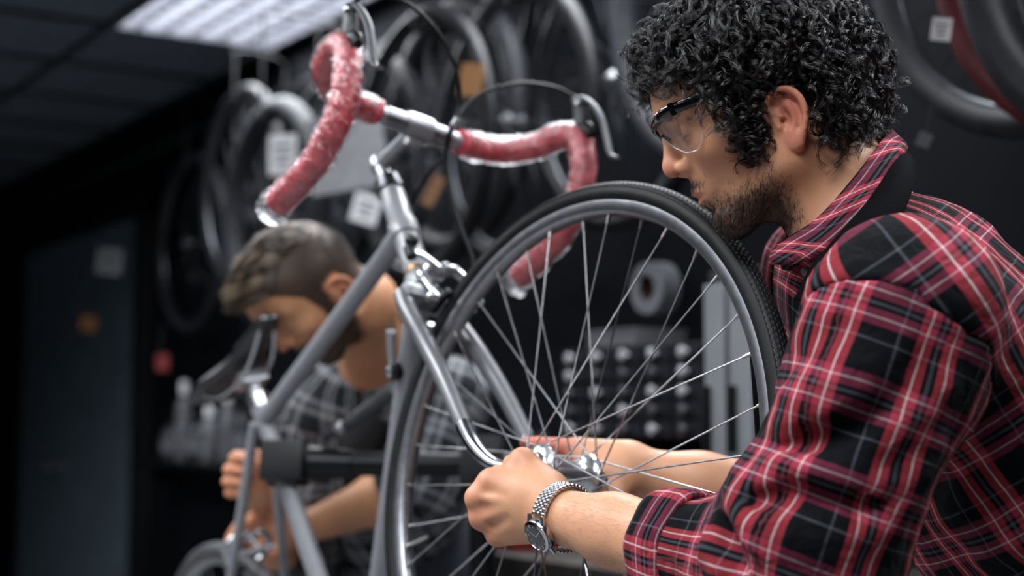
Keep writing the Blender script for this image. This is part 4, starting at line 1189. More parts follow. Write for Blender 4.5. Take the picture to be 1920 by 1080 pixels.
onhead = (np.abs(qh[:, 0]) < 12) & (qh[:, 2] > -12) & (qh[:, 2] < 6) & (np.abs(qh[:, 1]) < 7.2)
wb = np.where(onhead & ~hair_zone(qh) & (qh[:, 2] < 0.5), tint[:, 1] ** 1.5, 0)
DWN = HA.T @ np.array([0.5, 0, -0.9])
surface_hairs('beard', V, F, wb, 9000, 0.006, lambda b: np.broadcast_to(DWN, b.shape), 0.00013, M_hair, man, 3, lift=0.5)
wbr = np.where(onhead, np.exp(-(((qh[:, 0] - 8.6) / 2.2) ** 2 + ((np.abs(qh[:, 1]) - 2.9) / 2.2) ** 2 + ((qh[:, 2] - 5.15) / 0.4) ** 2)), 0)
surface_hairs('eyebrow', V, F, wbr, 700, 0.008, lambda b: np.broadcast_to(HA.T @ np.array([-0.8, 0.5, 0.3]), b.shape), 0.00016, M_hair, man, 4)
# arm hair
def along(a, b): return lambda x: np.broadcast_to(unit(b - a), x.shape)
tt = (V - EL) @ unit(LW - EL)
wa = np.where((tt > 0.12) & (tt < 0.30) & (V[:, 1] < 1.6) & (V[:, 2] < 1.16), 0.3 + 0.7 * (noise3(V.astype(np.float32), 60, 9) > 0), 0)
surface_hairs('arm_hair', V, F, wa, 1500, 0.009, along(EL, LW), 0.00005, M_bodyhair, man, 6, lift=0.35)
# ---- shirt
def trace(S, x, y, D0=0.9, D1=2.2):
    """first point of a field met by the view ray of a pixel"""
    o = CAM; d = P(x, y, 1.0) - CAM; nd = np.linalg.norm(d); D = D0
    for _ in range(140):
        q = (o + d * D).astype(np.float32)[None]
        e = float(S(q)[0])
        if e < 0.0004: break
        D += max(e * 0.8 / nd, 0.0003)
        if D > D1: return None
    return o + d * D
def fold(S, polys, r=0.007, k=0.02, sink=0.35, op='u', base=None):
    base = base or S
    new = []
    for pl in polys:
        pts = [trace(base, x, y) for x, y in pl]
        pts = [q + (q - CAM) / np.linalg.norm(q - CAM) * r * sink for q in pts if q is not None]
        if len(pts) > 1:
            sp_l = spline(pts, 4); n = len(sp_l)
            new.append((sp_l, r * np.interp(np.linspace(0, 1, n), [0, 0.25, 0.75, 1], [0.35, 1, 1, 0.35])))
    for a, b in new: S.chain(list(a), list(b), k, op, kin=0.004)

AB = np.stack([unit(np.cross([0, 1.0, 0], SPN)), [0, 1.0, 0], SPN])
T = Sdf()
T.ell(NB - SPN * 0.195 + AB[0] * 0.0, (0.112, 0.172, 0.215), 0.05, A=AB)
T.cone(NB - SPN * 0.30, HIP + np.array([0, 0, 0.02]), 0.135, 0.135, 0.09)
T.cone(NB - SPN * 0.085, mixp(LS, EL, 0.0) + np.array([0.006, 0.004, -0.004]), 0.058, 0.075, 0.05)
T.cone(NB - SPN * 0.045, RS, 0.066, 0.072, 0.06)
T.cone(NB - SPN * 0.07 + np.array([0.045, 0, 0.0]), NB - SPN * 0.2 + np.array([0.055, -0.03, -0.01]), 0.062, 0.08, 0.06)
fold(T, [[(1900, 640), (1895, 740), (1880, 840), (1825, 950)], [(1830, 700), (1812, 800), (1822, 900)], [(1905, 560), (1880, 640), (1870, 720)],
         [(1770, 980), (1830, 960), (1915, 985)], [(1850, 1040), (1890, 1010), (1918, 1000)]], 0.010, 0.03)
T.post = lambda p, d: d - 0.0022 * noise3(p, 38, 5) - 0.0010 * noise3(p, 110, 6)
CUF = mixp(EL, LW, 0.47)
SLV = Sdf()
SLV.chain([mixp(LS, EL, 0.10), mixp(LS, EL, 0.30), EL], [0.0725, 0.0780, 0.070], 0.04, kin=0.02)
SLV.chain([EL, CUF], [0.067, 0.051], 0.05)
SLV.ball(P(1478, 955, 1.305), 0.051, 0.05)
SLV0 = Sdf(); SLV0.ops = list(SLV.ops)
fold(SLV, [[(1473, 755), (1530, 725), (1589, 694), (1640, 629)], [(1462, 800), (1538, 775), (1618, 719), (1680, 650)], [(1500, 640), (1560, 600), (1640, 560)],
           [(1490, 600), (1540, 560), (1610, 530)], [(1600, 860), (1690, 800), (1760, 730)], [(1430, 985), (1500, 1010), (1580, 1020)], [(1640, 1000), (1690, 930), (1740, 840)]], 0.0085, 0.028, base=SLV0)
fold(SLV, [[(1398, 918), (1470, 890), (1553, 897), (1640, 912), (1700, 880)], [(1385, 950), (1400, 990), (1420, 1040)], [(1345, 1010), (1352, 1050), (1380, 1085)]], 0.013, 0.022, base=SLV0)
fold(SLV, [[(1420, 940), (1500, 925), (1590, 938), (1660, 935)], [(1470, 840), (1560, 815), (1640, 770)], [(1365, 985), (1380, 1030), (1400, 1075)]], 0.006, 0.02, sink=-0.2, op='s', base=SLV0)
SLV.post = lambda p, d: d - 0.0020 * noise3(p, 45, 15) - 0.0009 * noise3(p, 130, 16)
# one cloth surface, parted along the armhole seam
def cloth(p): return smin(T(p), SLV(p), 0.055)
sm = [trace(cloth, x, y) for x, y in ((1585, 520), (1740, 545), (1862, 700))]
sn = unit(np.cross(sm[1] - sm[0], sm[2] - sm[0])); sn = sn if sn @ (NB - sm[1]) > 0 else -sn
def side_of(p, t, l): return np.maximum(l - t, (p - sm[1].astype(np.float32)) @ sn.astype(np.float32))
def torso_f(p):
    t = T(p); l = SLV(p); return smax(smin(t, l, 0.055), -side_of(p, t, l) - 0.0004, 0.003)
def sleeve_f(p):
    t = T(p); l = SLV(p); return smax(smin(t, l, 0.055), side_of(p, t, l) + 0.0004, 0.003)
V, F = sdf_mesh(torso_f, (0.15, 1.22, 0.80), (0.95, 1.86, 1.55), 0.0042, 3)
q = V - NB
ang = np.arctan2(q @ AB[1] * -1, q @ AB[0]); uv = np.stack([ang * 0.165, q @ AB[2], np.zeros(len(V))], 1)
shirt = mesh_obj('shirt', V, F, M_plaid, man, attrs={'plaid': uv})

V, F = sdf_mesh(sleeve_f, (0.10, 1.20, 0.92), (0.54, 1.56, 1.46), 0.0032, 3)
uv = arm_uv(V, [LS - (EL - LS) * 0.3, EL, CUF + (CUF - EL) * 0.5], 0.078, np.array([0.7, 0.7, 0.0]))
mesh_obj('sleeve', V, F, M_plaid, man, attrs={'plaid': uv + np.array([0.012, 0, 0])})
# right sleeve
S2 = Sdf(); S2.chain([RS, REL], [0.080, 0.072], 0.04); S2.chain([REL, mixp(REL, RW, 0.22)], [0.068, 0.056], 0.04)
S2.post = lambda p, d: d - 0.002 * noise3(p, 45, 17)
V, F = sdf_mesh(S2, (0.20, 1.55, 0.95), (0.62, 1.86, 1.46), 0.006, 3)
mesh_obj('sleeve', V, F, M_plaid, man, attrs={'plaid': arm_uv(V, [RS, REL, RW], 0.078, np.array([0.7, -0.7, 0.0]))})

def cuff(a, d, r0, r1, w, seed, parent):
    """turned-up cuff: a double band of cloth round the forearm"""
    d = unit(d); x = unit(np.cross(d, [0, 0, 1])); y = np.cross(d, x); n = 72
    prof = [(r0 - 0.004, 0.0), (r0 + 0.003, -0.001), (r0 + 0.006, 0.006), ((r0 + r1) / 2 + 0.007, w * 0.5), (r1 + 0.006, w - 0.006), (r1 + 0.003, w + 0.001), (r1 - 0.002, w), (r1 - 0.004, w * 0.6), (r0 - 0.005, w * 0.3)]
    V = []; uv = []
    for k in range(n):
        t = 2 * math.pi * k / n
        for i, (r, h) in enumerate(prof):
            w_ = 0.0022 * math.sin(3 * t + seed) + 0.0014 * math.sin(7 * t + 2 * seed + i * 0.4)
            V.append(a + d * (h + 0.003 * math.sin(2 * t + seed)) + (r + w_) * (math.cos(t) * x + math.sin(t) * y)); uv.append((t * r0 + 0.02, h * 1.0 + 0.011, 0))
    m = len(prof); F = [(k * m + i, k * m + (i + 1) % m, ((k + 1) % n) * m + (i + 1) % m, ((k + 1) % n) * m + i) for k in range(n) for i in range(m)]
    return mesh_obj('rolled_cuff', np.array(V), F, M_plaid, parent, attrs={'plaid': np.array(uv)})
fa = unit(LW - EL)
cuff(mixp(EL, LW, 0.395), fa, 0.0530, 0.0495, 0.045, 1.0, man)

# collar: stand and fall round the neck, open at the throat
def loft(rings, name, m, parent, thick=0.0022, uvs=None, closed=False):
    """sheet through rings of points, given thickness"""
    G = np.array([spline(r, 8, closed) for r in rings]); nr, nc, _ = G.shape
    du = np.gradient(G, axis=1); dv = np.gradient(G, axis=0); N = np.cross(du, dv); N /= np.linalg.norm(N, axis=2, keepdims=True) + 1e-12
    A_, B_ = G + N * thick / 2, G - N * thick / 2
    V = np.concatenate([A_.reshape(-1, 3), B_.reshape(-1, 3)]); o = nr * nc; F = []
    for i in range(nr - 1):
        for j in range(nc - 1 + (1 if closed else 0)):
            k = (j + 1) % nc
            F.append((i * nc + j, i * nc + k, (i + 1) * nc + k, (i + 1) * nc + j)); F.append((o + i * nc + j, o + (i + 1) * nc + j, o + (i + 1) * nc + k, o + i * nc + k))
    for j in range(nc - 1):
        F.append((j, o + j, o + j + 1, j + 1)); i = (nr - 1) * nc; F.append((i + j, i + j + 1, o + i + j + 1, o + i + j))
    if not closed:
        for i in range(nr - 1):
            F.append((i * nc, (i + 1) * nc, o + (i + 1) * nc, o + i * nc)); e = nc - 1
            F.append((i * nc + e, o + i * nc + e, o + (i + 1) * nc + e, (i + 1) * nc + e))
    su = np.concatenate([np.zeros((nr, 1)), np.cumsum(np.linalg.norm(np.diff(G, axis=1), axis=2), 1)], 1); sv = np.concatenate([np.zeros((1, nc)), np.cumsum(np.linalg.norm(np.diff(G, axis=0), axis=2), 0)], 0)
    uv = np.stack([su, sv, su * 0], -1).reshape(-1, 3); uv = np.concatenate([uv, uv])
    return mesh_obj(name, V, F, m, parent, attrs={'plaid': uv if uvs is None else uvs(uv)})
# from the far side of the throat, round the back, to the near point
c_top = [P(1470, 452, 1.565), P(1530, 372, 1.592), P(1610, 292, 1.580), P(1668, 246, 1.530), P(1655, 262, 1.462), P(1600, 335, 1.428), P(1535, 408, 1.432), P(1478, 446, 1.470), P(1448, 470, 1.500)]
c_mid = [P(1470, 480, 1.575), P(1540, 400, 1.606), P(1640, 310, 1.592), P(1692, 268, 1.530), P(1683, 285, 1.446), P(1630, 368, 1.408), P(1555, 450, 1.410), P(1485, 482, 1.455), P(1442, 492, 1.492)]
c_bot = [P(1475, 515, 1.580), P(1550, 430, 1.610), P(1660, 340, 1.598), P(1712, 300, 1.530), P(1706, 320, 1.436), P(1650, 405, 1.396), P(1575, 490, 1.398), P(1515, 523, 1.440), P(1462, 500, 1.482)]
c_bot = [mixp(a, b, 0.30) for a, b in zip(c_mid, c_bot)]
loft([c_top, c_mid, c_bot], 'collar', M_plaid, man, 0.003, lambda u: u * np.array([0.9, 1.0, 1]) + np.array([0.0, 0.004, 0]))
s_top = [q + (NB - q) * 0.06 for q in c_top]; s_bot = [q + (NB - q) * 0.12 + np.array([0, 0, -0.01]) for q in c_bot]
loft([s_top, s_bot], 'collar_stand', M_plaid, man, 0.003)
# placket at the throat with a button
loft([[P(1455, 486, 1.52), P(1452, 540, 1.560), P(1462, 620, 1.575), P(1466, 720, 1.590)], [P(1520, 505, 1.455), P(1515, 560, 1.47), P(1515, 640, 1.475), P(1514, 740, 1.485)]], 'front_placket', M_plaid, man, 0.003)
MB().lathe([(0.0045, 0), (0.0055, 0.001), (0.005, 0.0022), (0.003, 0.0018), (0.001, 0.0018)], trace(lambda p: sd_ball(p, P(1513, 510, 1.452), 0.001), 1513, 510) if False else P(1513, 510, 1.446), P(1513, 510, 1.3) - P(1530, 540, 1.446), 14).build('button', mat('dark_button', (0.03, 0.025, 0.025), 0.3), man)

# apron: neck strap, bib
ap = empty('apron', tuple(NB), man)
off = lambda L_, f: [q + (q - NB) * f for q in L_]
st_a = [P(1512, 480, 1.60), P(1590, 400, 1.618), P(1660, 315, 1.595), P(1688, 272, 1.532), P(1684, 290, 1.445), P(1632, 372, 1.404), P(1565, 450, 1.402), P(1522, 500, 1.430), P(1490, 560, 1.47)]
st_b = [P(1540, 510, 1.61), P(1615, 425, 1.632), P(1690, 345, 1.60), P(1712, 312, 1.535), P(1720, 328, 1.418), P(1686, 410, 1.362), P(1632, 476, 1.356), P(1585, 520, 1.385), P(1540, 585, 1.44)]
loft([st_a, st_b], 'neck_strap', M_apron, ap, 0.003)
loft([[P(1407, 668, 1.570), P(1440, 650, 1.555), P(1480, 640, 1.52)], [P(1411, 720, 1.568), P(1442, 720, 1.552), P(1490, 720, 1.51)], [P(1416, 800, 1.566), P(1448, 800, 1.55), P(1500, 800, 1.51)],
      [P(1422, 890, 1.566), P(1455, 890, 1.55), P(1510, 890, 1.51)], [P(1440, 1010, 1.58), P(1490, 1020, 1.56), P(1560, 1030, 1.53)], [P(1500, 1300, 1.6), P(1560, 1300, 1.57), P(1640, 1300, 1.53)]], 'bib', M_apron, ap, 0.003)
# trousers and shoes
TR = Sdf()
TR.cone(HIP + np.array([0, -0.05, 0.06]), HIP + np.array([0, 0.05, 0.06]), 0.128, 0.128, 0.05)
shoes = []
for s, fx in ((1, 0.04), (-1, -0.04)):
    hp = HIP + np.array([0.0, -s * 0.085, -0.04]); kn = np.array([0.60 + fx, 1.50 - s * 0.11, 0.48]); an = np.array([0.72 + fx, 1.50 - s * 0.12, 0.09])
    TR.chain([hp, kn, an], [0.115, 0.08, 0.062], 0.05, kin=0.03); shoes.append(an)
TR.post = lambda p, d: d - 0.004 * noise3(p, 30, 25)
V, F = sdf_mesh(TR, (0.40, 1.18, 0.02), (0.95, 1.82, 1.16), 0.011, 3)
mesh_obj('trousers', V, F, M_trouser, man)
def shoe(an, fwd_, parent):
    S = Sdf(); a = np.asarray(an); a = np.array([a[0], a[1], 0]); f_ = unit(fwd_)
    S.chain([a - f_ * 0.05 + ZUP * 0.05, a + f_ * 0.06 + ZUP * 0.045, a + f_ * 0.17 + ZUP * 0.055], [0.045, 0.046, 0.034], 0.02, kin=0.02)
    S.cone(a + ZUP * 0.05, a + ZUP * 0.11, 0.042, 0.045, 0.03)
    S.fn(lambda p: -p[:, 2], 0.002, 'i')
    V, F = sdf_mesh(S, a - 0.25 + ZUP * 0.24, a + 0.27, 0.007, 3)
    return mesh_obj('shoe', V, F, M_shoe, parent)
for a in shoes: shoe(a, (-1, 0.15, 0), man)

# ------------------------------------------------------------------ safety glasses (worn, a thing of its own)
gl = empty('safety_glasses', tuple(hl(9, 0, 4)))
tag(gl, 'clear safety glasses with a black brow bar and temples, worn on the face', 'glasses')
M_gblack = mat('glossy_black_plastic', (0.005, 0.005, 0.006), 0.12, var=0.1, coat=0.5)
M_lens = film_mat('clear_lens', 0.04, 0.015); [n for n in M_lens.node_tree.nodes if n.type == 'BUMP'][0].inputs['Strength'].default_value = 0.0
plan = spline([(10.75, 0.0, 0), (10.7, 0.8, 0), (10.5, 2.5, 0), (10.05, 4.4, 0), (9.2, 5.7, 0), (7.9, 6.25, 0), (6.5, 6.5, 0)], 4)[:, :2]
half = [hl(x - 0.12, y, 5.30 - 0.02 * y) for x, y in plan[:18]]; mirror = [hl(x - 0.12, -y, 5.30 - 0.02 * y) for x, y in plan[:18]]
MB().tube(np.array(mirror[::-1] + half[1:]), [0.0024] * 35, 14, flat=2.3, hint=HA[2]).build('brow_bar', M_gblack, gl)
for s in (-1, 1):
    tp_ = spline([hl(9.75, s * 5.05, 5.2), hl(8.4, s * 6.1, 5.1), hl(6.0, s * 6.75, 5.0), hl(3.0, s * 7.35, 4.9), hl(0.8, s * 7.75, 4.5), hl(-1.2, s * 7.8, 3.2), hl(-3.2, s * 7.5, 0.6)], 6)
    MB().tube(tp_, [0.0023, 0.0024, 0.0023, 0.0019, 0.0016, 0.0015, 0.0014], 14, flat=2.5, hint=HA[2]).build('temple', M_gblack, gl)
    MB().box(hl(8.9, s * 5.95, 5.12), (0.006, 0.0052, 0.0135), (HA[0], HA[1], HA[2]), bev=0.0012).build('hinge', M_gblack, gl)
    pl_ = plan[4:]; nn_ = len(pl_); G = []
    for t in np.linspace(0, 1, 9):                      # rows from brow to lower edge
        row = []
        for k, (x, y) in enumerate(pl_):
            f_ = k / (nn_ - 1); top = 5.2; bot = np.interp(f_, [0, 0.12, 0.35, 0.55, 0.72, 0.88, 1.0], [3.7, 2.2, 0.75, 0.45, 0.75, 1.7, 3.0])
            z = top + (bot - top) * t
            row.append(hl(x - 0.30 * (5.2 - z) * np.interp(f_, [0, 0.6, 1], [1, 1, 0.0]), s * (y - 0.10 * (5.2 - z) * f_), z))
        G.append(row)
    G = np.array(G); nr, nc, _ = G.shape
    ctr = hl(5.5, 0, 4.0)
    V = np.concatenate([G.reshape(-1, 3), (G + np.array([unit(ctr - g) * 0.0015 for g in G.reshape(-1, 3)]).reshape(G.shape)).reshape(-1, 3)]); o = nr * nc
    F = [(i * nc + j, i * nc + j + 1, (i + 1) * nc + j + 1, (i + 1) * nc + j) for i in range(nr - 1) for j in range(nc - 1)]
    F += [tuple(o + a for a in f[::-1]) for f in F]
    edge = [j for j in range(nc)] + [i * nc + nc - 1 for i in range(1, nr)] + [(nr - 1) * nc + j for j in range(nc - 2, -1, -1)] + [i * nc for i in range(nr - 2, 0, -1)]
    F += [(edge[i], o + edge[i], o + edge[(i + 1) % len(edge)], edge[(i + 1) % len(edge)]) for i in range(len(edge))]
    ln = mesh_obj('lens', V, F, M_lens, gl)
    rim_l = np.array([V[e] for e in edge[nc:nc + nr + nc - 2]])
    MB().tube(rim_l, 0.0005, 6).build('lens_edge', mat('polished_edge', (0.6, 0.62, 0.65), 0.15, alpha=0.5), gl)
    MB().tube([hl(10.2, s * 0.75, 3.9), hl(9.6, s * 1.05, 3.0)], 0.002, 8).build('nose_pad', M_gblack, gl)

# ------------------------------------------------------------------ wrist watch
wa_ = unit(LW - EL); WC = P(1046, 967, 1.550) - wa_ * 0.008
wat = empty('wrist_watch', tuple(WC)); tag(wat, 'steel wrist watch with a linked metal bracelet on the wrist above the fist', 'watch')
e1 = unit((CAM - WC) - wa_ * ((CAM - WC) @ wa_)); e2 = np.cross(wa_, e1); e2 = e2 if e2[2] > 0 else -e2     # towards the camera, up
RWx, RWy = 0.0332, 0.0332
def wpt(a, r, h): return WC + wa_ * h + r * (math.cos(a) * e1 + math.sin(a) * e2)
a_case = R(-42)
M_link = mat('polished_steel', (0.55, 0.57, 0.6), 0.18, metal=1.0, var=0.05)
linkm = {}
def link(w, a, h):
    c = wpt(a, RWx + 0.0012, h); n_ = math.cos(a) * e1 + math.sin(a) * e2; t_ = -math.sin(a) * e1 + math.cos(a) * e2
    Mx = Matrix.Translation(Vector(c)) @ Matrix(np.stack([wa_, t_, n_], 1).tolist()).to_4x4()
    if w not in linkm:
        V, F = tube([(-w / 2, 0, 0), (-w / 2 + 0.0004, 0, 0), (w / 2 - 0.0004, 0, 0), (w / 2, 0, 0)], [0.0019, 0.0024, 0.0024, 0.0019], 10, flat=0.75, hint=(0, 0, 1))
        ob = mesh_obj('bracelet_link', V, F, M_link); ob.matrix_basis = Mx; set_parent(ob, wat); linkm[w] = ob; smooth_by_angle(ob, 50)
    else: share(linkm[w], 'bracelet_link', Mx, wat)
step = 0.0050 / RWx
a = a_case + 0.0215 / RWx
i = 0
while a < a_case + 2 * math.pi - 0.0215 / RWx:
    for j, (h, w) in enumerate(((-0.0072, 0.0046), (-0.0034, 0.0026), (0.0, 0.0030), (0.0034, 0.0026), (0.0072, 0.0046))):
        link(w, a + (0.5 * step if j % 2 else 0), h)
    a += step; i += 1
cn = math.cos(a_case) * e1 + math.sin(a_case) * e2; ct = -math.sin(a_case) * e1 + math.cos(a_case) * e2
CC = wpt(a_case, RWx - 0.003, 0)
MB().lathe([(0.0150, 0), (0.0178, 0.0015), (0.0182, 0.0055), (0.0172, 0.0080), (0.0160, 0.0084)], CC, cn, 40).build('case', M_link, wat)
MB().lathe([(0.0174, 0.0080), (0.0176, 0.0094), (0.0150, 0.0108), (0.0147, 0.0098), (0.0160, 0.0078)], CC, cn, 60, closed_prof=True).build('bezel', M_link, wat)
MB().lathe([(0.0001, 0.0090), (0.0148, 0.0090)], CC, cn, 40).build('dial', mat('dark_dial', (0.008, 0.009, 0.011), 0.5, spec=0.2), wat)
MB().lathe([(0.0149, 0.0100), (0.0140, 0.0116), (0.0001, 0.0120)], CC, cn, 40).build('crystal', M_lens, wat)
for k in range(12):
    an = 2 * math.pi * k / 12; d = math.cos(an) * wa_ + math.sin(an) * ct
    MB().box(CC + cn * 0.0092 + d * 0.0122, (0.0026, 0.0009, 0.0005), (d, np.cross(cn, d), cn)).build('hour_mark', M_link, wat, smooth=False)
for an, L, w in ((0.6, 0.0085, 0.0009), (2.4, 0.0115, 0.0007)):
    d = math.cos(an) * wa_ + math.sin(an) * ct
    MB().box(CC + cn * 0.0096 + d * L / 2, (L, w, 0.0004), (d, np.cross(cn, d), cn)).build('hand', M_link, wat, smooth=False)
MB().lathe([(0.0028, 0), (0.0032, 0.0006), (0.0032, 0.003), (0.0026, 0.0036)], CC + cn * 0.004 + wa_ * 0.018, wa_, 14).build('crown', M_link, wat)
for s in (-1, 1):
    for t in (-1, 1):
        MB().tube([CC + cn * 0.004 + ct * s * 0.013 + wa_ * t * 0.0098, CC + cn * 0.001 + ct * s * 0.0215 + wa_ * t * 0.0098], [0.0030, 0.0022], 10).build('lug', M_link, wat)
# ------------------------------------------------------------------ the second mechanic behind the bicycle
H2 = P(598, 560, 2.52); A2 = head_axes(R(-32), R(54), R(0))
def h2(x, y, z): return H2 + (A2.T @ np.array([x, y, z])) * 0.01
NB2 = P(705, 690, 2.72); LS2 = P(842, 745, 2.68); RS2 = P(590, 770, 2.78)
EL2 = P(790, 905, 2.62); LW2 = P(572, 990, 2.645); REL2 = P(565, 1120, 2.80); RW2 = P(496, 960, 2.66)
HIP2 = np.array([-0.26, 3.02, 0.92]); SP2 = unit(NB2 - HIP2)
man2 = empty('person', (-0.26, 3.02, 0.0))
tag(man2, 'person with short brown quiff and grey plaid shirt working behind the bicycle', 'person')
B2 = Sdf()
A2b = np.stack([unit(np.cross([0, 1.0, 0], SP2)), [0, 1.0, 0], SP2]); LR2 = unit(LS2 - RS2)
A2b = np.stack([LR2, unit(np.cross(SP2, LR2)), unit(np.cross(LR2, unit(np.cross(SP2, LR2))))])
B2.ell(NB2 - SP2 * 0.2, (0.14, 0.09, 0.2), 0.05, A=A2b)
B2.cone(NB2 - SP2 * 0.3, HIP2, 0.10, 0.11, 0.08)
B2.cone(NB2 - SP2 * 0.03, LS2, 0.045, 0.05, 0.05); B2.cone(NB2 - SP2 * 0.03, RS2, 0.045, 0.05, 0.05)
B2.chain([h2(-2.6, 0, -1.0), h2(-4.5, 0, -7), NB2 - SP2 * 0.02], [0.054, 0.057, 0.064], 0.03, kin=0.02)
hf2 = head_field(True)
B2.sub(lambda p: hf2(((p - H2.astype(np.float32)) @ A2.T.astype(np.float32)) * 100) * 0.01, h2(-0.3, 0, 3.0), 0.155, 0.03)
B2.chain([LS2, EL2, mixp(EL2, LW2, 0.35), LW2], [0.05, 0.044, 0.045, 0.028], 0.03, kin=0.02)
B2.chain([RS2, REL2, mixp(REL2, RW2, 0.35), RW2], [0.05, 0.044, 0.045, 0.028], 0.03, kin=0.02)
# right hand, fingers curled round the seat stay towards the camera
hk = [P(462, 858, 2.565), P(452, 880, 2.56), P(450, 902, 2.56), P(455, 922, 2.565)]
for k in range(4):
    B2.cone(P(491, 935, 2.625), hk[k] + np.array([0.012, 0.02, 0]), 0.022, 0.014, 0.014)
    B2.chain([hk[k] + np.array([0.012, 0.02, 0]), hk[k] + np.array([-0.018, 0.004, 0.001]), hk[k] + np.array([-0.016, -0.026, 0.0]), hk[k] + np.array([0.006, -0.030, -0.002])], [0.0115, 0.0105, 0.0098, 0.008], 0.003, kin=0.003)
B2.chain([P(498, 930, 2.585), P(492, 895, 2.56), P(480, 872, 2.545), P(470, 862, 2.54)], [0.018, 0.014, 0.0115, 0.009], 0.01, kin=0.004)
# left hand over the rear tyre
lk = [P(505, 988, 2.66), P(495, 998, 2.66), P(488, 1010, 2.66), P(485, 1022, 2.66)]
for k in range(4):
    B2.cone(P(560, 998, 2.65), lk[k], 0.022, 0.0135, 0.014)
    B2.chain([lk[k], lk[k] + np.array([-0.030, -0.010, 0.012]), lk[k] + np.array([-0.046, -0.006, 0.010]), lk[k] + np.array([-0.055, 0.0, 0.002])], [0.0115, 0.010, 0.009, 0.0075], 0.003, kin=0.003)
B2.chain([P(548, 1010, 2.645), P(522, 1036, 2.635), P(506, 1040, 2.632)], [0.016, 0.0125, 0.009], 0.01, kin=0.004)
V, F = sdf_mesh(B2, (-0.62, 2.2, 0.80), (0.02, 3.12, 1.62), 0.004, 3)
q = ((V - H2) @ A2.T) * 100; x, y, z = q[:, 0], np.abs(q[:, 1]), q[:, 2]
Tn = np.zeros((len(V), 3))
jaw = np.clip((-1.6 - z + 0.10 * (x - 4)) / 1.5, 0, 1) * np.clip((x + 0.3) / 1.6, 0, 1) * np.clip((z + 11) / 1.5, 0, 1)
burn = np.clip((x - 0.6) / 0.8, 0, 1) * np.clip((3.8 - x) / 1.0, 0, 1) * np.clip((y - 5) / 1, 0, 1) * (z < 5) * (z > -5)
Tn[:, 1] = np.clip(jaw + burn + 0.95 * np.exp(-(((x - 8.6) / 2) ** 2 + ((y - 2.9) / 2.2) ** 2 + ((z - 5.2) / 0.5) ** 2)) + 0.8 * np.exp(-(((x - 9.1) / 1.2) ** 2 + (y / 2.4) ** 2 + ((z + 2.2) / 0.55) ** 2)), 0, 0.95)
def hz2(q):
    x, y, z = q[:, 0], np.abs(q[:, 1]), q[:, 2]
    return (z > np.interp(x, [-12, -7, -3.5, -2.9, 0.6, 1.0, 3.2, 4.0, 6.2, 7.2, 9.0], [-3.0, -3.4, -2, 3.0, 3.2, 1, 1, 4.5, 7.6, 8.8, 9.4])) & (np.linalg.norm((q - [-0.6, 0, 5]) / [10, 7.7, 9], axis=1) > 0.85)
Tn[hz2(q) & (y < np.where(z > 2.8, 9.0, 7.4)) & (z > -4) & (np.abs(x) < 12) & (z < 16), 1] = 0.93
Tn[:, 0] = 0.5 * np.exp(-(np.abs(y - 8.3) / 1.2) ** 2) * (np.abs(x + 1.5) < 3) * (np.abs(z) < 4) + 0.45 * np.exp(-((x - 10.6) ** 2 + y ** 2 + (z - 0.4) ** 2) / 3)
near_h = np.minimum(np.linalg.norm(V - P(455, 890, 2.55), axis=1), np.linalg.norm(V - P(480, 1020, 2.64), axis=1)); Tn[:, 0] += 0.5 * np.exp(-(near_h / 0.06) ** 2)
hd = np.linalg.norm(q - [0, 0, 2], axis=1); Tn[hd > 15, 1] = 0
mesh_obj('body', V, F, M_skin2, man2, attrs={'tint': Tn})
# swept quiff on top, clipped sides
rs = np.random.RandomState(12); out = []; sides = []; shade = []
while len(out) < 5200 or len(sides) < 4200:
    v = rs.normal(size=3); v /= np.linalg.norm(v); r = np.array([-0.6, 0, 5.0]) + v * np.array([9.75, 7.5, 8.75])
    if r[0] > 3 and r[2] > 4: r = np.array([3.8, 0, 6.4]) + (r - np.array([3.8, 0, 6.4])) * 1.02
    if not hz2(r[None])[0]: continue
    nrm = unit((r - np.array([-0.6, 0, 5.0])) / np.array([9.75, 7.5, 8.75]) ** 2); t = np.linspace(0, 1, 10)[:, None]
    if r[2] > 8.8 and abs(r[1]) < 5.6:
        if len(out) >= 5200: continue
        L = np.interp(r[0], [-8, 0, 8], [1.6, 2.5, 3.6]) * rs.uniform(0.8, 1.15)
        cid = (int(np.floor(r[0] * 0.75 + 40)) * 73 + int(np.floor(r[1] * 1.3 + 40)) * 151) % 997; hh = np.random.RandomState(cid).rand(4); lock = (hh[0] - 0.5) * 0.9; L *= 0.75 + 0.6 * hh[1]; shade.append(hh[2])
        out.append(r + L * (nrm * 0.42 * t * (1 - 0.45 * t) + np.array([0.85, 0.25 + lock * 0.5, 0.12 + 0.35 * (hh[3] - 0.4)]) * t + np.array([0, 0.12, 0.22]) * t ** 2) + rs.normal(size=3) * 0.06 * t)
    elif len(sides) < 4200:
        sides.append(r + 0.8 * rs.uniform(0.6, 1.2) * (nrm * 0.5 + np.array([-0.4, 0, -0.7]) + rs.normal(size=3) * 0.15) * t)
G = np.array(out); W = (H2 + (G.reshape(-1, 3) @ A2) * 0.01).reshape(G.shape); shade = np.array(shade)
M_hair2l = hair_mat('light_brown_hair', (0.22, 0.165, 0.11), (0.42, 0.33, 0.23), 0.4)
strands('hair', W[shade < 0.7], 0.00035, M_hair2, man2); strands('paler_hair', W[shade >= 0.7], 0.00035, M_hair2l, man2)  # locks picked at random take the paler brown
M_hair2b = hair_mat('dark_brown_hair', (0.018, 0.013, 0.009), (0.04, 0.028, 0.02), 0.45)
G = np.array(sides); strands('clipped_hair', (H2 + (G.reshape(-1, 3) @ A2) * 0.01).reshape(G.shape), 0.0003, M_hair2b, man2)
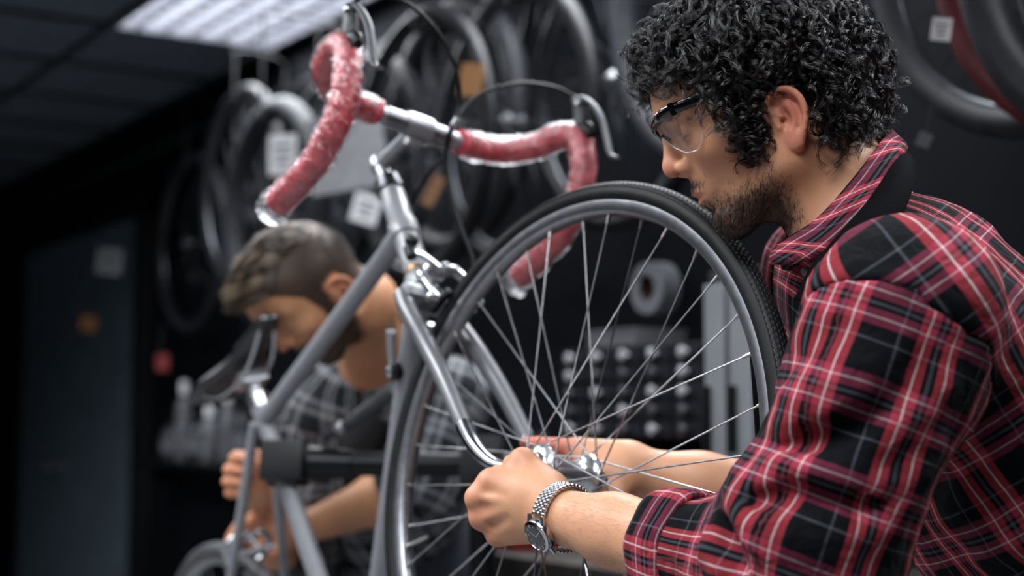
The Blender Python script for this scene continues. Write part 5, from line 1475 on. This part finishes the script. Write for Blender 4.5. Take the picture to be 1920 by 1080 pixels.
# clothes
T2 = Sdf()
T2.ell(NB2 - SP2 * 0.19, (0.175, 0.12, 0.22), 0.05, A=A2b)
T2.cone(NB2 - SP2 * 0.3, HIP2 + ZUP * 0.02, 0.135, 0.135, 0.09)
T2.cone(NB2 - SP2 * 0.045, LS2, 0.062, 0.072, 0.06); T2.cone(NB2 - SP2 * 0.045, RS2, 0.062, 0.072, 0.06)
T2.post = lambda p, d: d - 0.003 * noise3(p, 35, 45)
V, F = sdf_mesh(T2, (-0.75, 2.45, 0.80), (0.2, 3.3, 1.5), 0.007, 3)
q = V - NB2
mesh_obj('shirt', V, F, M_plaid2, man2, attrs={'plaid': np.stack([np.arctan2(q @ A2b[0], -(q @ A2b[1])) * 0.16, q @ SP2, np.zeros(len(V))], 1)})
for a, b, c, t in ((LS2, EL2, LW2, 0.12), (RS2, REL2, RW2, 0.35)):
    S3 = Sdf(); e = mixp(b, c, t); S3.chain([a, b], [0.076, 0.068], 0.04); S3.chain([b, e], [0.066, 0.058], 0.04)
    S3.post = lambda p, d: d - 0.0025 * noise3(p, 50, 47)
    lo = np.minimum(np.minimum(a, b), e) - 0.1; hi = np.maximum(np.maximum(a, b), e) + 0.1
    V, F = sdf_mesh(S3, lo, hi, 0.007, 3)
    mesh_obj('sleeve', V, F, M_plaid2, man2, attrs={'plaid': arm_uv(V, [a, b, c], 0.07, np.array([0.3, 0.9, 0.0]))})
F2 = -A2b[1] if (-A2b[1]) @ (CAM - NB2) > 0 else A2b[1]
M_tee = mat('black_jersey', (0.008, 0.0085, 0.010), 0.85)
loft([[NB2 + LR2 * 0.075 + SP2 * 0.0 + F2 * 0.02, NB2 + F2 * 0.095 - SP2 * 0.02, NB2 - LR2 * 0.075 + F2 * 0.02], [NB2 + LR2 * 0.075 + F2 * 0.07 - SP2 * 0.05, NB2 + F2 * 0.135 - SP2 * 0.09, NB2 - LR2 * 0.075 + F2 * 0.07 - SP2 * 0.05], [NB2 + LR2 * 0.02 + F2 * 0.13 - SP2 * 0.18, NB2 + F2 * 0.14 - SP2 * 0.185, NB2 - LR2 * 0.02 + F2 * 0.13 - SP2 * 0.18]], 'undershirt', M_tee, man2, 0.01)
for s in (-1, 1):
    loft([[NB2 - F2 * 0.075 + SP2 * 0.055, NB2 + LR2 * s * 0.08 + SP2 * 0.035, NB2 + LR2 * s * 0.06 + F2 * 0.085 - SP2 * 0.03], [NB2 - F2 * 0.095 + SP2 * 0.02, NB2 + LR2 * s * 0.11 + SP2 * 0.005, NB2 + LR2 * s * 0.085 + F2 * 0.12 - SP2 * 0.085]], 'collar', M_plaid2, man2, 0.004)
TR2 = Sdf(); TR2.cone(HIP2 + LR2 * 0.05 + ZUP * 0.06, HIP2 - LR2 * 0.05 + ZUP * 0.06, 0.128, 0.128, 0.05); sh2 = []
for s in (1, -1):
    hp = HIP2 + LR2 * s * 0.085 - ZUP * 0.04; kn = np.array([HIP2[0], HIP2[1], 0.48]) + LR2 * s * 0.11 * np.array([1, 1, 0]) + F2 * np.array([1, 1, 0]) * 0.05; an = np.array([HIP2[0], HIP2[1], 0.09]) + LR2 * s * 0.12 * np.array([1, 1, 0])
    TR2.chain([hp, kn, an], [0.115, 0.08, 0.062], 0.05, kin=0.03); sh2.append(an)
V, F = sdf_mesh(TR2, HIP2 - np.array([0.4, 0.4, 0.9]), HIP2 + np.array([0.4, 0.4, 0.25]), 0.012, 3); mesh_obj('trousers', V, F, M_trouser, man2)
for a in sh2: shoe(a, F2 * np.array([1, 1, 0]), man2)

# ------------------------------------------------------------------ repair stand
std = empty('repair_stand', (float(P(905, 900, 2.41)[0]), float(P(905, 900, 2.41)[1]), 0.0)); tag(std, 'black bicycle repair stand clamped to the seat tube', 'repair stand')
CL = P(528, 868, 2.435)                                     # clamp centre on the seat tube
q = SCL - STD * ((SCL - CL) @ STD); CL = q
POST = P(905, 872, 2.41)
ad = unit(POST - CL)
ay = unit(np.cross(ad, STD)); ax3 = np.cross(ay, ad)
for s in (-1, 1):
    MB().box(CL + ay * s * 0.026 + ad * 0.01, (0.070, 0.025, 0.066), (ad, ay, ax3), bev=0.007).build('clamp_jaw', M_black, std)
    MB().box(CL + ay * s * 0.0155 + ad * 0.0, (0.05, 0.006, 0.056), (ad, ay, ax3), bev=0.002).build('jaw_pad', M_hood, std)
MB().tube([CL + ad * 0.05, CL + ad * 0.12], [0.028, 0.024], 18).build('clamp_collar', M_blackmetal, std)
MB().tube([CL + ad * 0.10, POST + ad * 0.05], 0.020, 18).build('arm', M_blackmetal, std)
MB().tube(spline([CL + ad * 0.07 + ax3 * 0.01, P(606, 822, 2.46), P(640, 804, 2.44), P(690, 768, 2.42), P(738, 730, 2.40)], 5), [0.008, 0.008, 0.010, 0.0125, 0.0125], 14).build('clamp_handle', mat('grey_grip', (0.05, 0.053, 0.06), 0.45), std)
MB().ball(P(640, 804, 2.44), 0.013, 8).build('handle_pivot', M_alu, std)
MB().box(POST, (0.07, 0.07, 0.09), (ad, ay, ax3), bev=0.01).build('arm_head', M_black, std)
MB().tube([POST - np.array([0, 0, POST[2] - 0.02]), POST], 0.022, 18).build('post', M_blackmetal, std)
MB().lathe([(0.001, 0), (0.2, 0), (0.2, 0.012), (0.05, 0.02), (0.03, 0.06), (0.022, 0.08)], np.array([POST[0], POST[1], 0.0]), ZUP, 32).build('base_plate', M_blackmetal, std)
# ------------------------------------------------------------------ background: wheels on the wall, shelves, stock
M_ty_d = mat('black_stock_tyre', (0.0065, 0.0072, 0.009), 0.45, var=0.3, scale=25, spec=0.2)
M_ty_g = mat('grey_stock_tyre', (0.020, 0.0215, 0.026), 0.5, var=0.3, scale=25, spec=0.2)
M_ty_l = mat('light_grey_stock_tyre', (0.024, 0.026, 0.031), 0.6, var=0.3, scale=25, spec=0.2)
M_ty_r = mat('red_stock_tyre', (0.085, 0.012, 0.016), 0.5, var=0.3, scale=25, spec=0.2)
M_rim_d = mat('dark_rim', (0.05, 0.053, 0.06), 0.3, metal=0.8)
M_card = mat('white_card', (0.82, 0.83, 0.85), 0.7, var=0.1, scale=60)
M_ink = mat('print_ink', (0.03, 0.03, 0.035), 0.7)
M_orange = mat('amber_reflector', (0.16, 0.075, 0.028), 0.4, var=0.3, scale=80)
M_hook = mat('black_hook_coating', (0.012, 0.013, 0.015), 0.5, spec=0.3)
rail = empty('wheel_rail', tuple(wp(-0.5, 0.06, 2.30))); tag(rail, 'long black steel rail with hooks high on the wall above the wheels', 'rail')
MB().box(wp(-0.6, 0.07, 2.30), (9.6, 0.04, 0.05), (U, NW, ZUP), bev=0.005).build('rail_bar', M_blackmetal, rail)
for t in np.linspace(-5.0, 3.8, 7): MB().box(wp(t, 0.027, 2.30), (0.05, 0.055, 0.09), (U, NW, ZUP), bev=0.004).build('bracket', M_blackmetal, rail)

wheel_cache = {}
def hang_wheel(px, py, n, tyre, label, group=None, R0=0.325, tr=0.02, spokes=True, yaw=0.0, rim=True):
    t, z = wall_hit(px, py, n)
    c = wp(t, n, z)
    ax_ = unit(NW * math.cos(yaw) + U * math.sin(yaw)); x_ = unit(np.cross(ZUP, ax_)); Mx = Matrix.Translation(Vector(c)) @ Matrix(np.stack([x_, ZUP, np.cross(x_, ZUP)], 1).tolist()).to_4x4()
    w = empty('bicycle_wheel', (0, 0, 0)); w.matrix_basis = Mx; tag(w, label, 'wheel', group)
    key = (R0, tr, rim)
    if key not in wheel_cache:
        z0 = np.zeros(3); X, Y, Z = np.eye(3)
        d = {}
        k_ = dict(c=z0, ax=Z, x=X)
        d['tyre'] = mesh_obj('tyre', *ring(circ_prof(R0, tr, 12), 72, **k_), tyre)
        if rim:
            d['rim'] = mesh_obj('rim', *ring([(R0 - 0.012, -0.011), (R0 - 0.028, -0.010), (R0 - 0.033, 0), (R0 - 0.028, 0.010), (R0 - 0.012, 0.011)], 72, **k_), M_rim_d)
            d['hub'] = MB().lathe([(0.006, -0.036), (0.012, -0.033), (0.022, -0.022), (0.012, -0.018), (0.012, 0.018), (0.022, 0.022), (0.012, 0.033), (0.006, 0.036)], z0, Z, 16).build('hub', M_alud)
            sm = MB()
            for k in range(32):
                th = 2 * math.pi * k / 32; s = 1 if k % 2 else -1; hk_ = th + (1 if (k // 2) % 2 else -1) * 1.05
                sm.tube([np.array([0.019 * math.cos(hk_), 0.019 * math.sin(hk_), s * 0.022]), np.array([(R0 - 0.03) * math.cos(th), (R0 - 0.03) * math.sin(th), 0])], 0.001, 4)
            d['spokes'] = sm.build('spokes', M_rim_d, ang=0); d['spokes']['kind'] = 'stuff'
        wheel_cache[key] = d
        for k, o in d.items(): o.matrix_basis = Mx; set_parent(o, w)
        for o in d.values(): o['_m'] = 0; del o['_m']
    else:
        for k, o in wheel_cache[key].items():
            o2 = o.copy(); COL.objects.link(o2); o2.parent = w; o2.matrix_parent_inverse = Matrix.Identity(4); o2.matrix_basis = Matrix.Identity(4)
    for ch in w.children:
        if ch.name.split('.')[0] == 'tyre':
            ch.material_slots[0].link = 'OBJECT'; ch.material_slots[0].material = tyre
    # its hook over the rail
    f_ = n + tr + 0.008; zr = z + R0 - 0.038
    MB().tube(spline([wp(t, 0.07, 2.315), wp(t, 0.07, 2.41), wp(t, 0.5 * (f_ + 0.07), 2.436), wp(t, f_ - 0.004, 2.43), wp(t, f_, 2.40), wp(t, f_, zr + 0.03), wp(t, f_ - 0.006, zr + 0.002), wp(t, n, zr), wp(t, n - 0.01, zr + 0.002)], 5), 0.004, 8).build('hook', M_hook, w)
    return w
G1 = 'spare bicycle wheels hung along the dark wall'
LB = 'black spare bicycle wheel hanging in the row along the dark wall'
LD = 'black spare wheel with dark rim hanging in the row behind the handlebars'
hang_wheel(359, 456, 0.12, M_ty_g, 'dark grey spare wheel hung nearest the door', G1)
hang_wheel(452, 350, 0.22, M_ty_d, 'black spare wheel hung second from the door', G1)
hang_wheel(513, 400, 0.32, M_ty_l, 'grey fat tyred spare wheel behind the red bar end', G1, 0.32, 0.034)
hang_wheel(610, 350, 0.12, M_ty_d, 'black spare wheel between the fat tyred wheel and the one behind the stem', G1)
hang_wheel(690, 330, 0.24, M_ty_g, 'grey spare wheel hanging behind the bicycle stem', G1)
hang_wheel(790, 270, 0.34, M_ty_d, 'black spare wheel hung beside the amber reflectors', G1)
hang_wheel(850, 240, 0.135, M_ty_g, 'grey fat tyred spare wheel hanging behind the looping brake cables', G1, 0.32, 0.034)
hang_wheel(965, 230, 0.22, M_ty_d, 'black spare wheel hung behind the far brake lever', G1)
hang_wheel(1160, 152, 0.12, M_ty_d, 'black spare wheel between the far brake lever and the curly hair', G1)
hang_wheel(1362, -10, 0.20, M_ty_l, 'pale grey fat tyred wheel hanging behind the curly hair', G1, 0.333, 0.032)
hang_wheel(1946, -150, 0.20, M_ty_l, 'pale grey wheel hanging behind the plaid shoulder', G1, 0.32, 0.025)
hang_wheel(2122, -199, 0.29, M_ty_r, 'red tyred spare wheel hanging at the end of the row', G1, 0.33, 0.025)
hang_wheel(2200, -206, 0.37, M_ty_g, 'grey wheel hung outside the red tyred wheel', G1, 0.322, 0.033)
hang_wheel(2350, -230, 0.45, M_ty_l, 'outermost pale wheel beside the red tyred wheel', G1, 0.32, 0.025)

def tag_card(px, py, n, w, h, label, m=M_card, name='price_tag', roll=0.0, cat='tag', lines=True):
    t, z = wall_hit(px, py, n); c = wp(t, n, z)
    tg = empty(name, tuple(c)); tag(tg, label, cat)
    dx = unit(np.cross(NW * 0.75 - U * 0.66, ZUP)) ; ax_ = unit(np.cross(ZUP, dx)); ax_ = ax_ if ax_ @ (CAM - c) > 0 else -ax_
    X = dx * math.cos(roll) + ZUP * math.sin(roll); Y = -dx * math.sin(roll) + ZUP * math.cos(roll)
    MB().box(c, (w, h, 0.002), (X, Y, ax_), bev=0.0005).build('card', m, tg, smooth=False)
    if lines:
        for k in range(3): MB().box(c + ax_ * 0.0014 + Y * h * (0.22 - 0.22 * k), (w * (0.7 - 0.12 * k), h * 0.07, 0.0006), (X, Y, ax_)).build('print_line', M_ink, tg, smooth=False)
    MB().tube(spline([c + Y * h / 2, c + Y * (h / 2 + 0.05) + X * 0.01, c + Y * (h / 2 + 0.11)], 4), 0.001, 5).build('string', M_hood, tg)
    return tg
tag_card(530, 290, 0.42, 0.085, 0.115, 'white paper tag tied to the wheel beside the red bar end')
tag_card(686, 392, 0.41, 0.075, 0.075, 'small white tag behind the head tube', roll=0.3)
tag_card(205, 490, 0.30, 0.11, 0.10, 'grey tag hanging above the door', mat('grey_card', (0.14, 0.15, 0.16), 0.7), roll=0.15)
tag_card(1765, 55, 0.34, 0.030, 0.036, 'square white price tag between the wheels above the plaid shoulder', roll=0.15)
tag_card(1733, 262, 0.30, 0.022, 0.024, 'small tag near the shirt collar', mat('grey_card', (0.14, 0.15, 0.16), 0.7), roll=0.4, lines=False)
tag_card(650, 285, 0.52, 0.20, 0.19, 'large grey packing card hanging behind the stem', mat('grey_board', (0.26, 0.265, 0.28), 0.6), 'hanging_card', -0.12, 'card', False)
for (x, y, n, w, h, r, l) in ((884, 150, 0.40, 0.055, 0.075, 0.15, 'amber reflector on the wheel behind the looping cable'), (812, 358, 0.40, 0.032, 0.075, 0.5, 'amber reflector on the wheel beside the head tube'), (166, 606, 0.30, 0.075, 0.065, 0.3, 'amber reflector near the door'), (305, 680, 0.30, 0.05, 0.06, 0.0, 'dull red reflector above the bottle shelf')):
    tag_card(x, y, n, w, h, l, M_orange if 'amber' in l else mat('red_reflector', (0.16, 0.03, 0.03), 0.3), 'reflector', r, 'reflector', False)

# bottle shelf by the door
sh_t0, sh_z = wall_hit(300, 860, 0.1); sh_t1, _ = wall_hit(470, 860, 0.1)
shf = empty('wall_shelf', tuple(wp((sh_t0 + sh_t1) / 2, 0.08, sh_z))); tag(shf, 'narrow dark wall shelf holding bottles by the door', 'shelf')
MB().box(wp((sh_t0 + sh_t1) / 2, 0.102, sh_z - 0.012), (abs(sh_t0 - sh_t1) + 0.04, 0.19, 0.022), (U, NW, ZUP), bev=0.003).build('board', M_black, shf)
for t in (sh_t0, sh_t1): MB().box(wp(t, 0.06, sh_z - 0.06), (0.02, 0.115, 0.08), (U, NW, ZUP)).build('bracket', M_blackmetal, shf)
M_bot = mat('grey_bottle_plastic', (0.13, 0.135, 0.15), 0.4, var=0.3, scale=20)
M_botd = mat('dark_bottle_plastic', (0.03, 0.033, 0.038), 0.35)
for px, h, r, m, l in ((338, 0.30, 0.030, M_bot, 'tall pale spray bottle at the door end of the wall shelf'), (318, 0.16, 0.045, M_botd, 'squat dark jar on the wall shelf'), (362, 0.17, 0.04, M_botd, 'dark squat bottle beside the tall spray bottle'),
                       (386, 0.20, 0.034, M_bot, 'short pale bottle in the middle of the wall shelf'), (420, 0.26, 0.030, M_bot, 'slim pale bottle near the saddle on the wall shelf'), (448, 0.22, 0.034, M_botd, 'dark slim bottle behind the saddle')):
    t, _ = wall_hit(px, 860, 0.12); c = wp(t, 0.11, sh_z)
    b = empty('bottle', tuple(c)); tag(b, l, 'bottle', 'bottles on the wall shelf')
    MB().lathe([(r * 0.92, 0), (r, 0.006), (r, h * 0.62), (r * 0.8, h * 0.72), (r * 0.42, h * 0.80), (r * 0.42, h * 0.84)], c, ZUP, 18).build('bottle_body', m, b)
    MB().lathe([(r * 0.5, h * 0.83), (r * 0.5, h * 0.97), (r * 0.4, h)], c, ZUP, 14).build('cap', M_card if m is M_bot else M_black, b)
    MB().lathe([(r * 1.012, h * 0.18), (r * 1.012, h * 0.5)], c, ZUP, 18).build('paper_label', M_bot, b)

# workbench along the wall behind the front wheel
def bt(px, y, n): return wall_hit(px, y, n)[0]
tb0, tb1 = bt(1480, 900, 0.5), bt(760, 900, 0.5)
bench = empty('workbench', tuple(wp((tb0 + tb1) / 2, 0.32, 0))); tag(bench, 'dark workbench along the wall under the drawer cabinet', 'workbench')
ZB = 0.93
MB().box(wp((tb0 + tb1) / 2, 0.27, ZB - 0.02), (abs(tb1 - tb0), 0.50, 0.04), (U, NW, ZUP), bev=0.004).build('worktop', mat('bench_wood', (0.035, 0.03, 0.027), 0.6, var=0.4, scale=12), bench)
for t in (tb0 + 0.08, (tb0 + tb1) / 2, tb1 - 0.08):
    for n in (0.06, 0.48): MB().box(wp(t, n, ZB / 2 - 0.02), (0.06, 0.06, ZB - 0.04), (U, NW, ZUP)).build('leg', M_blackmetal, bench)
# small-parts drawer cabinet on the wall
c0, c1 = bt(1392, 720, 0.16), bt(1062, 720, 0.16)
_, z1 = wall_hit(1200, 648, 0.16); _, z0 = wall_hit(1200, 822, 0.16)
cab = empty('drawer_cabinet', tuple(wp((c0 + c1) / 2, 0.08, z0))); tag(cab, 'dark small parts cabinet with rows of drawers on the wall', 'cabinet')
M_cab = mat('cabinet_steel', (0.018, 0.02, 0.024), 0.5); M_drw = mat('drawer_plastic', (0.013, 0.0145, 0.0185), 0.4, var=0.3, scale=20, spec=0.25)
MB().box(wp((c0 + c1) / 2, 0.083, (z0 + z1) / 2), (abs(c1 - c0), 0.158, z1 - z0), (U, NW, ZUP), bev=0.003).build('body', M_cab, cab, smooth=False)
nc_, nr_ = 6, 5; cw = (c1 - c0) / nc_; chh = (z1 - z0) / nr_; rs = np.random.RandomState(3)
for i in range(nc_):
    for j in range(nr_):
        t = c0 + cw * (i + 0.5); z = z0 + chh * (j + 0.5)
        d = MB().box(wp(t, 0.168, z), (abs(cw) * 0.92, 0.014, chh * 0.86), (U, NW, ZUP), bev=0.002).build('drawer', M_drw, cab, smooth=False)
        MB().lathe([(0.006, 0), (0.005, 0.008), (0.0115, 0.012), (0.0115, 0.017), (0.004, 0.019)], wp(t, 0.175, z), NW, 12).build('knob', mat('glint_knob', (0.4, 0.41, 0.43), 0.5) if (j == 4 or rs.rand() < 0.3) else M_alud, d)  # paler colour on the top row and random knobs imitates blurred glints
# pale box standing on the cabinet
bx0, bx1 = bt(1240, 645, 0.1), bt(1148, 645, 0.1)
cb_ = empty('cardboard_box', tuple(wp((bx0 + bx1) / 2, 0.1, z1))); tag(cb_, 'flat pale grey box lying on top of the drawer cabinet', 'box')
MB().box(wp((bx0 + bx1) / 2, 0.1, z1 + 0.017), (abs(bx1 - bx0), 0.14, 0.034), (U, NW, ZUP), bev=0.003).build('box_body', mat('pale_board', (0.10, 0.105, 0.115), 0.7), cb_)
MB().box(wp((bx0 + bx1) / 2, 0.1, z1 + 0.036), (abs(bx1 - bx0) * 1.01, 0.145, 0.006), (U, NW, ZUP), bev=0.001).build('lid', mat('pale_board', (0.10, 0.105, 0.115), 0.7), cb_)
# tape roll on a peg
tt_, tz = wall_hit(1226, 540, 0.08); c = wp(tt_, 0.075, tz)
rl = empty('tape_roll', tuple(c)); tag(rl, 'white roll of tape hanging on a wall peg above the drawer cabinet', 'tape roll')
k_ = dict(c=c, ax=NW, x=U)
mesh_obj('tape', *ring([(0.058, -0.025), (0.058, 0.025), (0.030, 0.025), (0.030, -0.025)], 40, **k_), mat('masking_tape', (0.16, 0.17, 0.19), 0.7), rl, smooth=False)
mesh_obj('core', *ring([(0.030, -0.026), (0.030, 0.026), (0.026, 0.026), (0.026, -0.026)], 40, **k_), mat('brown_core', (0.08, 0.06, 0.045), 0.8), rl, smooth=False)
MB().tube([wp(tt_, 0.0, tz + 0.02), wp(tt_, 0.12, tz + 0.022)], 0.006, 10).build('peg', M_hook, rl)
# tall pale locker at the end of the bench
l0, l1 = bt(1436, 700, 0.34), bt(1338, 700, 0.34)
lk_ = empty('tool_locker', tuple(wp((l0 + l1) / 2, 0.2, 0))); tag(lk_, 'tall pale grey steel tool locker beside the drawer cabinet', 'locker')
zt = wall_hit(1380, 505, 0.34)[1]
M_lock = mat('pale_locker_paint', (0.26, 0.275, 0.30), 0.5, var=0.15, scale=6)
MB().box(wp((l0 + l1) / 2, 0.18, zt / 2 + ZB / 2), (abs(l1 - l0), 0.34, zt - ZB), (U, NW, ZUP), bev=0.004).build('body', M_cab, lk_, smooth=False)
for s, w in ((0.27, 0.42), (0.77, 0.40)):
    t = l0 + (l1 - l0) * s
    dd = MB().box(wp(t, 0.357, (zt + ZB) / 2), (abs(l1 - l0) * w, 0.016, (zt - ZB) - 0.05), (U, NW, ZUP), bev=0.003).build('door', M_lock, lk_, smooth=False)
    MB().box(wp(t + abs(l1 - l0) * 0.12, 0.372, (zt + ZB) / 2), (0.012, 0.016, 0.12), (U, NW, ZUP), bev=0.003).build('handle', M_black, dd)
# things on the bench
def on_bench(px, n=0.35): return wp(bt(px, 980, n), n, ZB)
c = on_bench(955, 0.4)
tbx = empty('toolbox', tuple(c)); tag(tbx, 'small red metal toolbox on the workbench behind the front wheel', 'toolbox')
M_red = mat('red_enamel', (0.22, 0.022, 0.02), 0.4)
MB().box(c + ZUP * 0.05, (0.26, 0.14, 0.10), (U, NW, ZUP), bev=0.006).build('body', M_red, tbx)
MB().box(c + ZUP * 0.118, (0.265, 0.145, 0.035), (U, NW, ZUP), bev=0.01).build('lid', M_red, tbx)
MB().tube(spline([c + U * 0.07 + ZUP * 0.135, c + U * 0.06 + ZUP * 0.165, c - U * 0.06 + ZUP * 0.165, c - U * 0.07 + ZUP * 0.135], 5), 0.006, 8).build('handle', M_black, tbx)
for k, (px, n, h, r, m, l) in enumerate(((1165, 0.3, 0.2, 0.035, M_bot, 'pale lubricant bottle on the workbench beside the toolbox'), (1240, 0.35, 0.10, 0.05, M_bot, 'squat pale grease tub on the workbench'), (1300, 0.25, 0.16, 0.04, M_botd, 'dark bottle on the workbench under the drawers'), (1020, 0.25, 0.24, 0.032, mat('red_can', (0.2, 0.03, 0.025), 0.4), 'tall red spray can on the workbench'))):
    c = on_bench(px, n); b = empty('bottle', tuple(c)); tag(b, l, 'bottle', 'bottles on the workbench')
    MB().lathe([(r * 0.92, 0), (r, 0.006), (r, h * 0.7), (r * 0.8, h * 0.78), (r * 0.45, h * 0.84), (r * 0.45, h * 0.86)], c, ZUP, 18).build('bottle_body', m, b)
    MB().lathe([(r * 0.5, h * 0.85), (r * 0.5, h * 0.97), (r * 0.4, h)], c, ZUP, 14).build('cap', M_black, b)
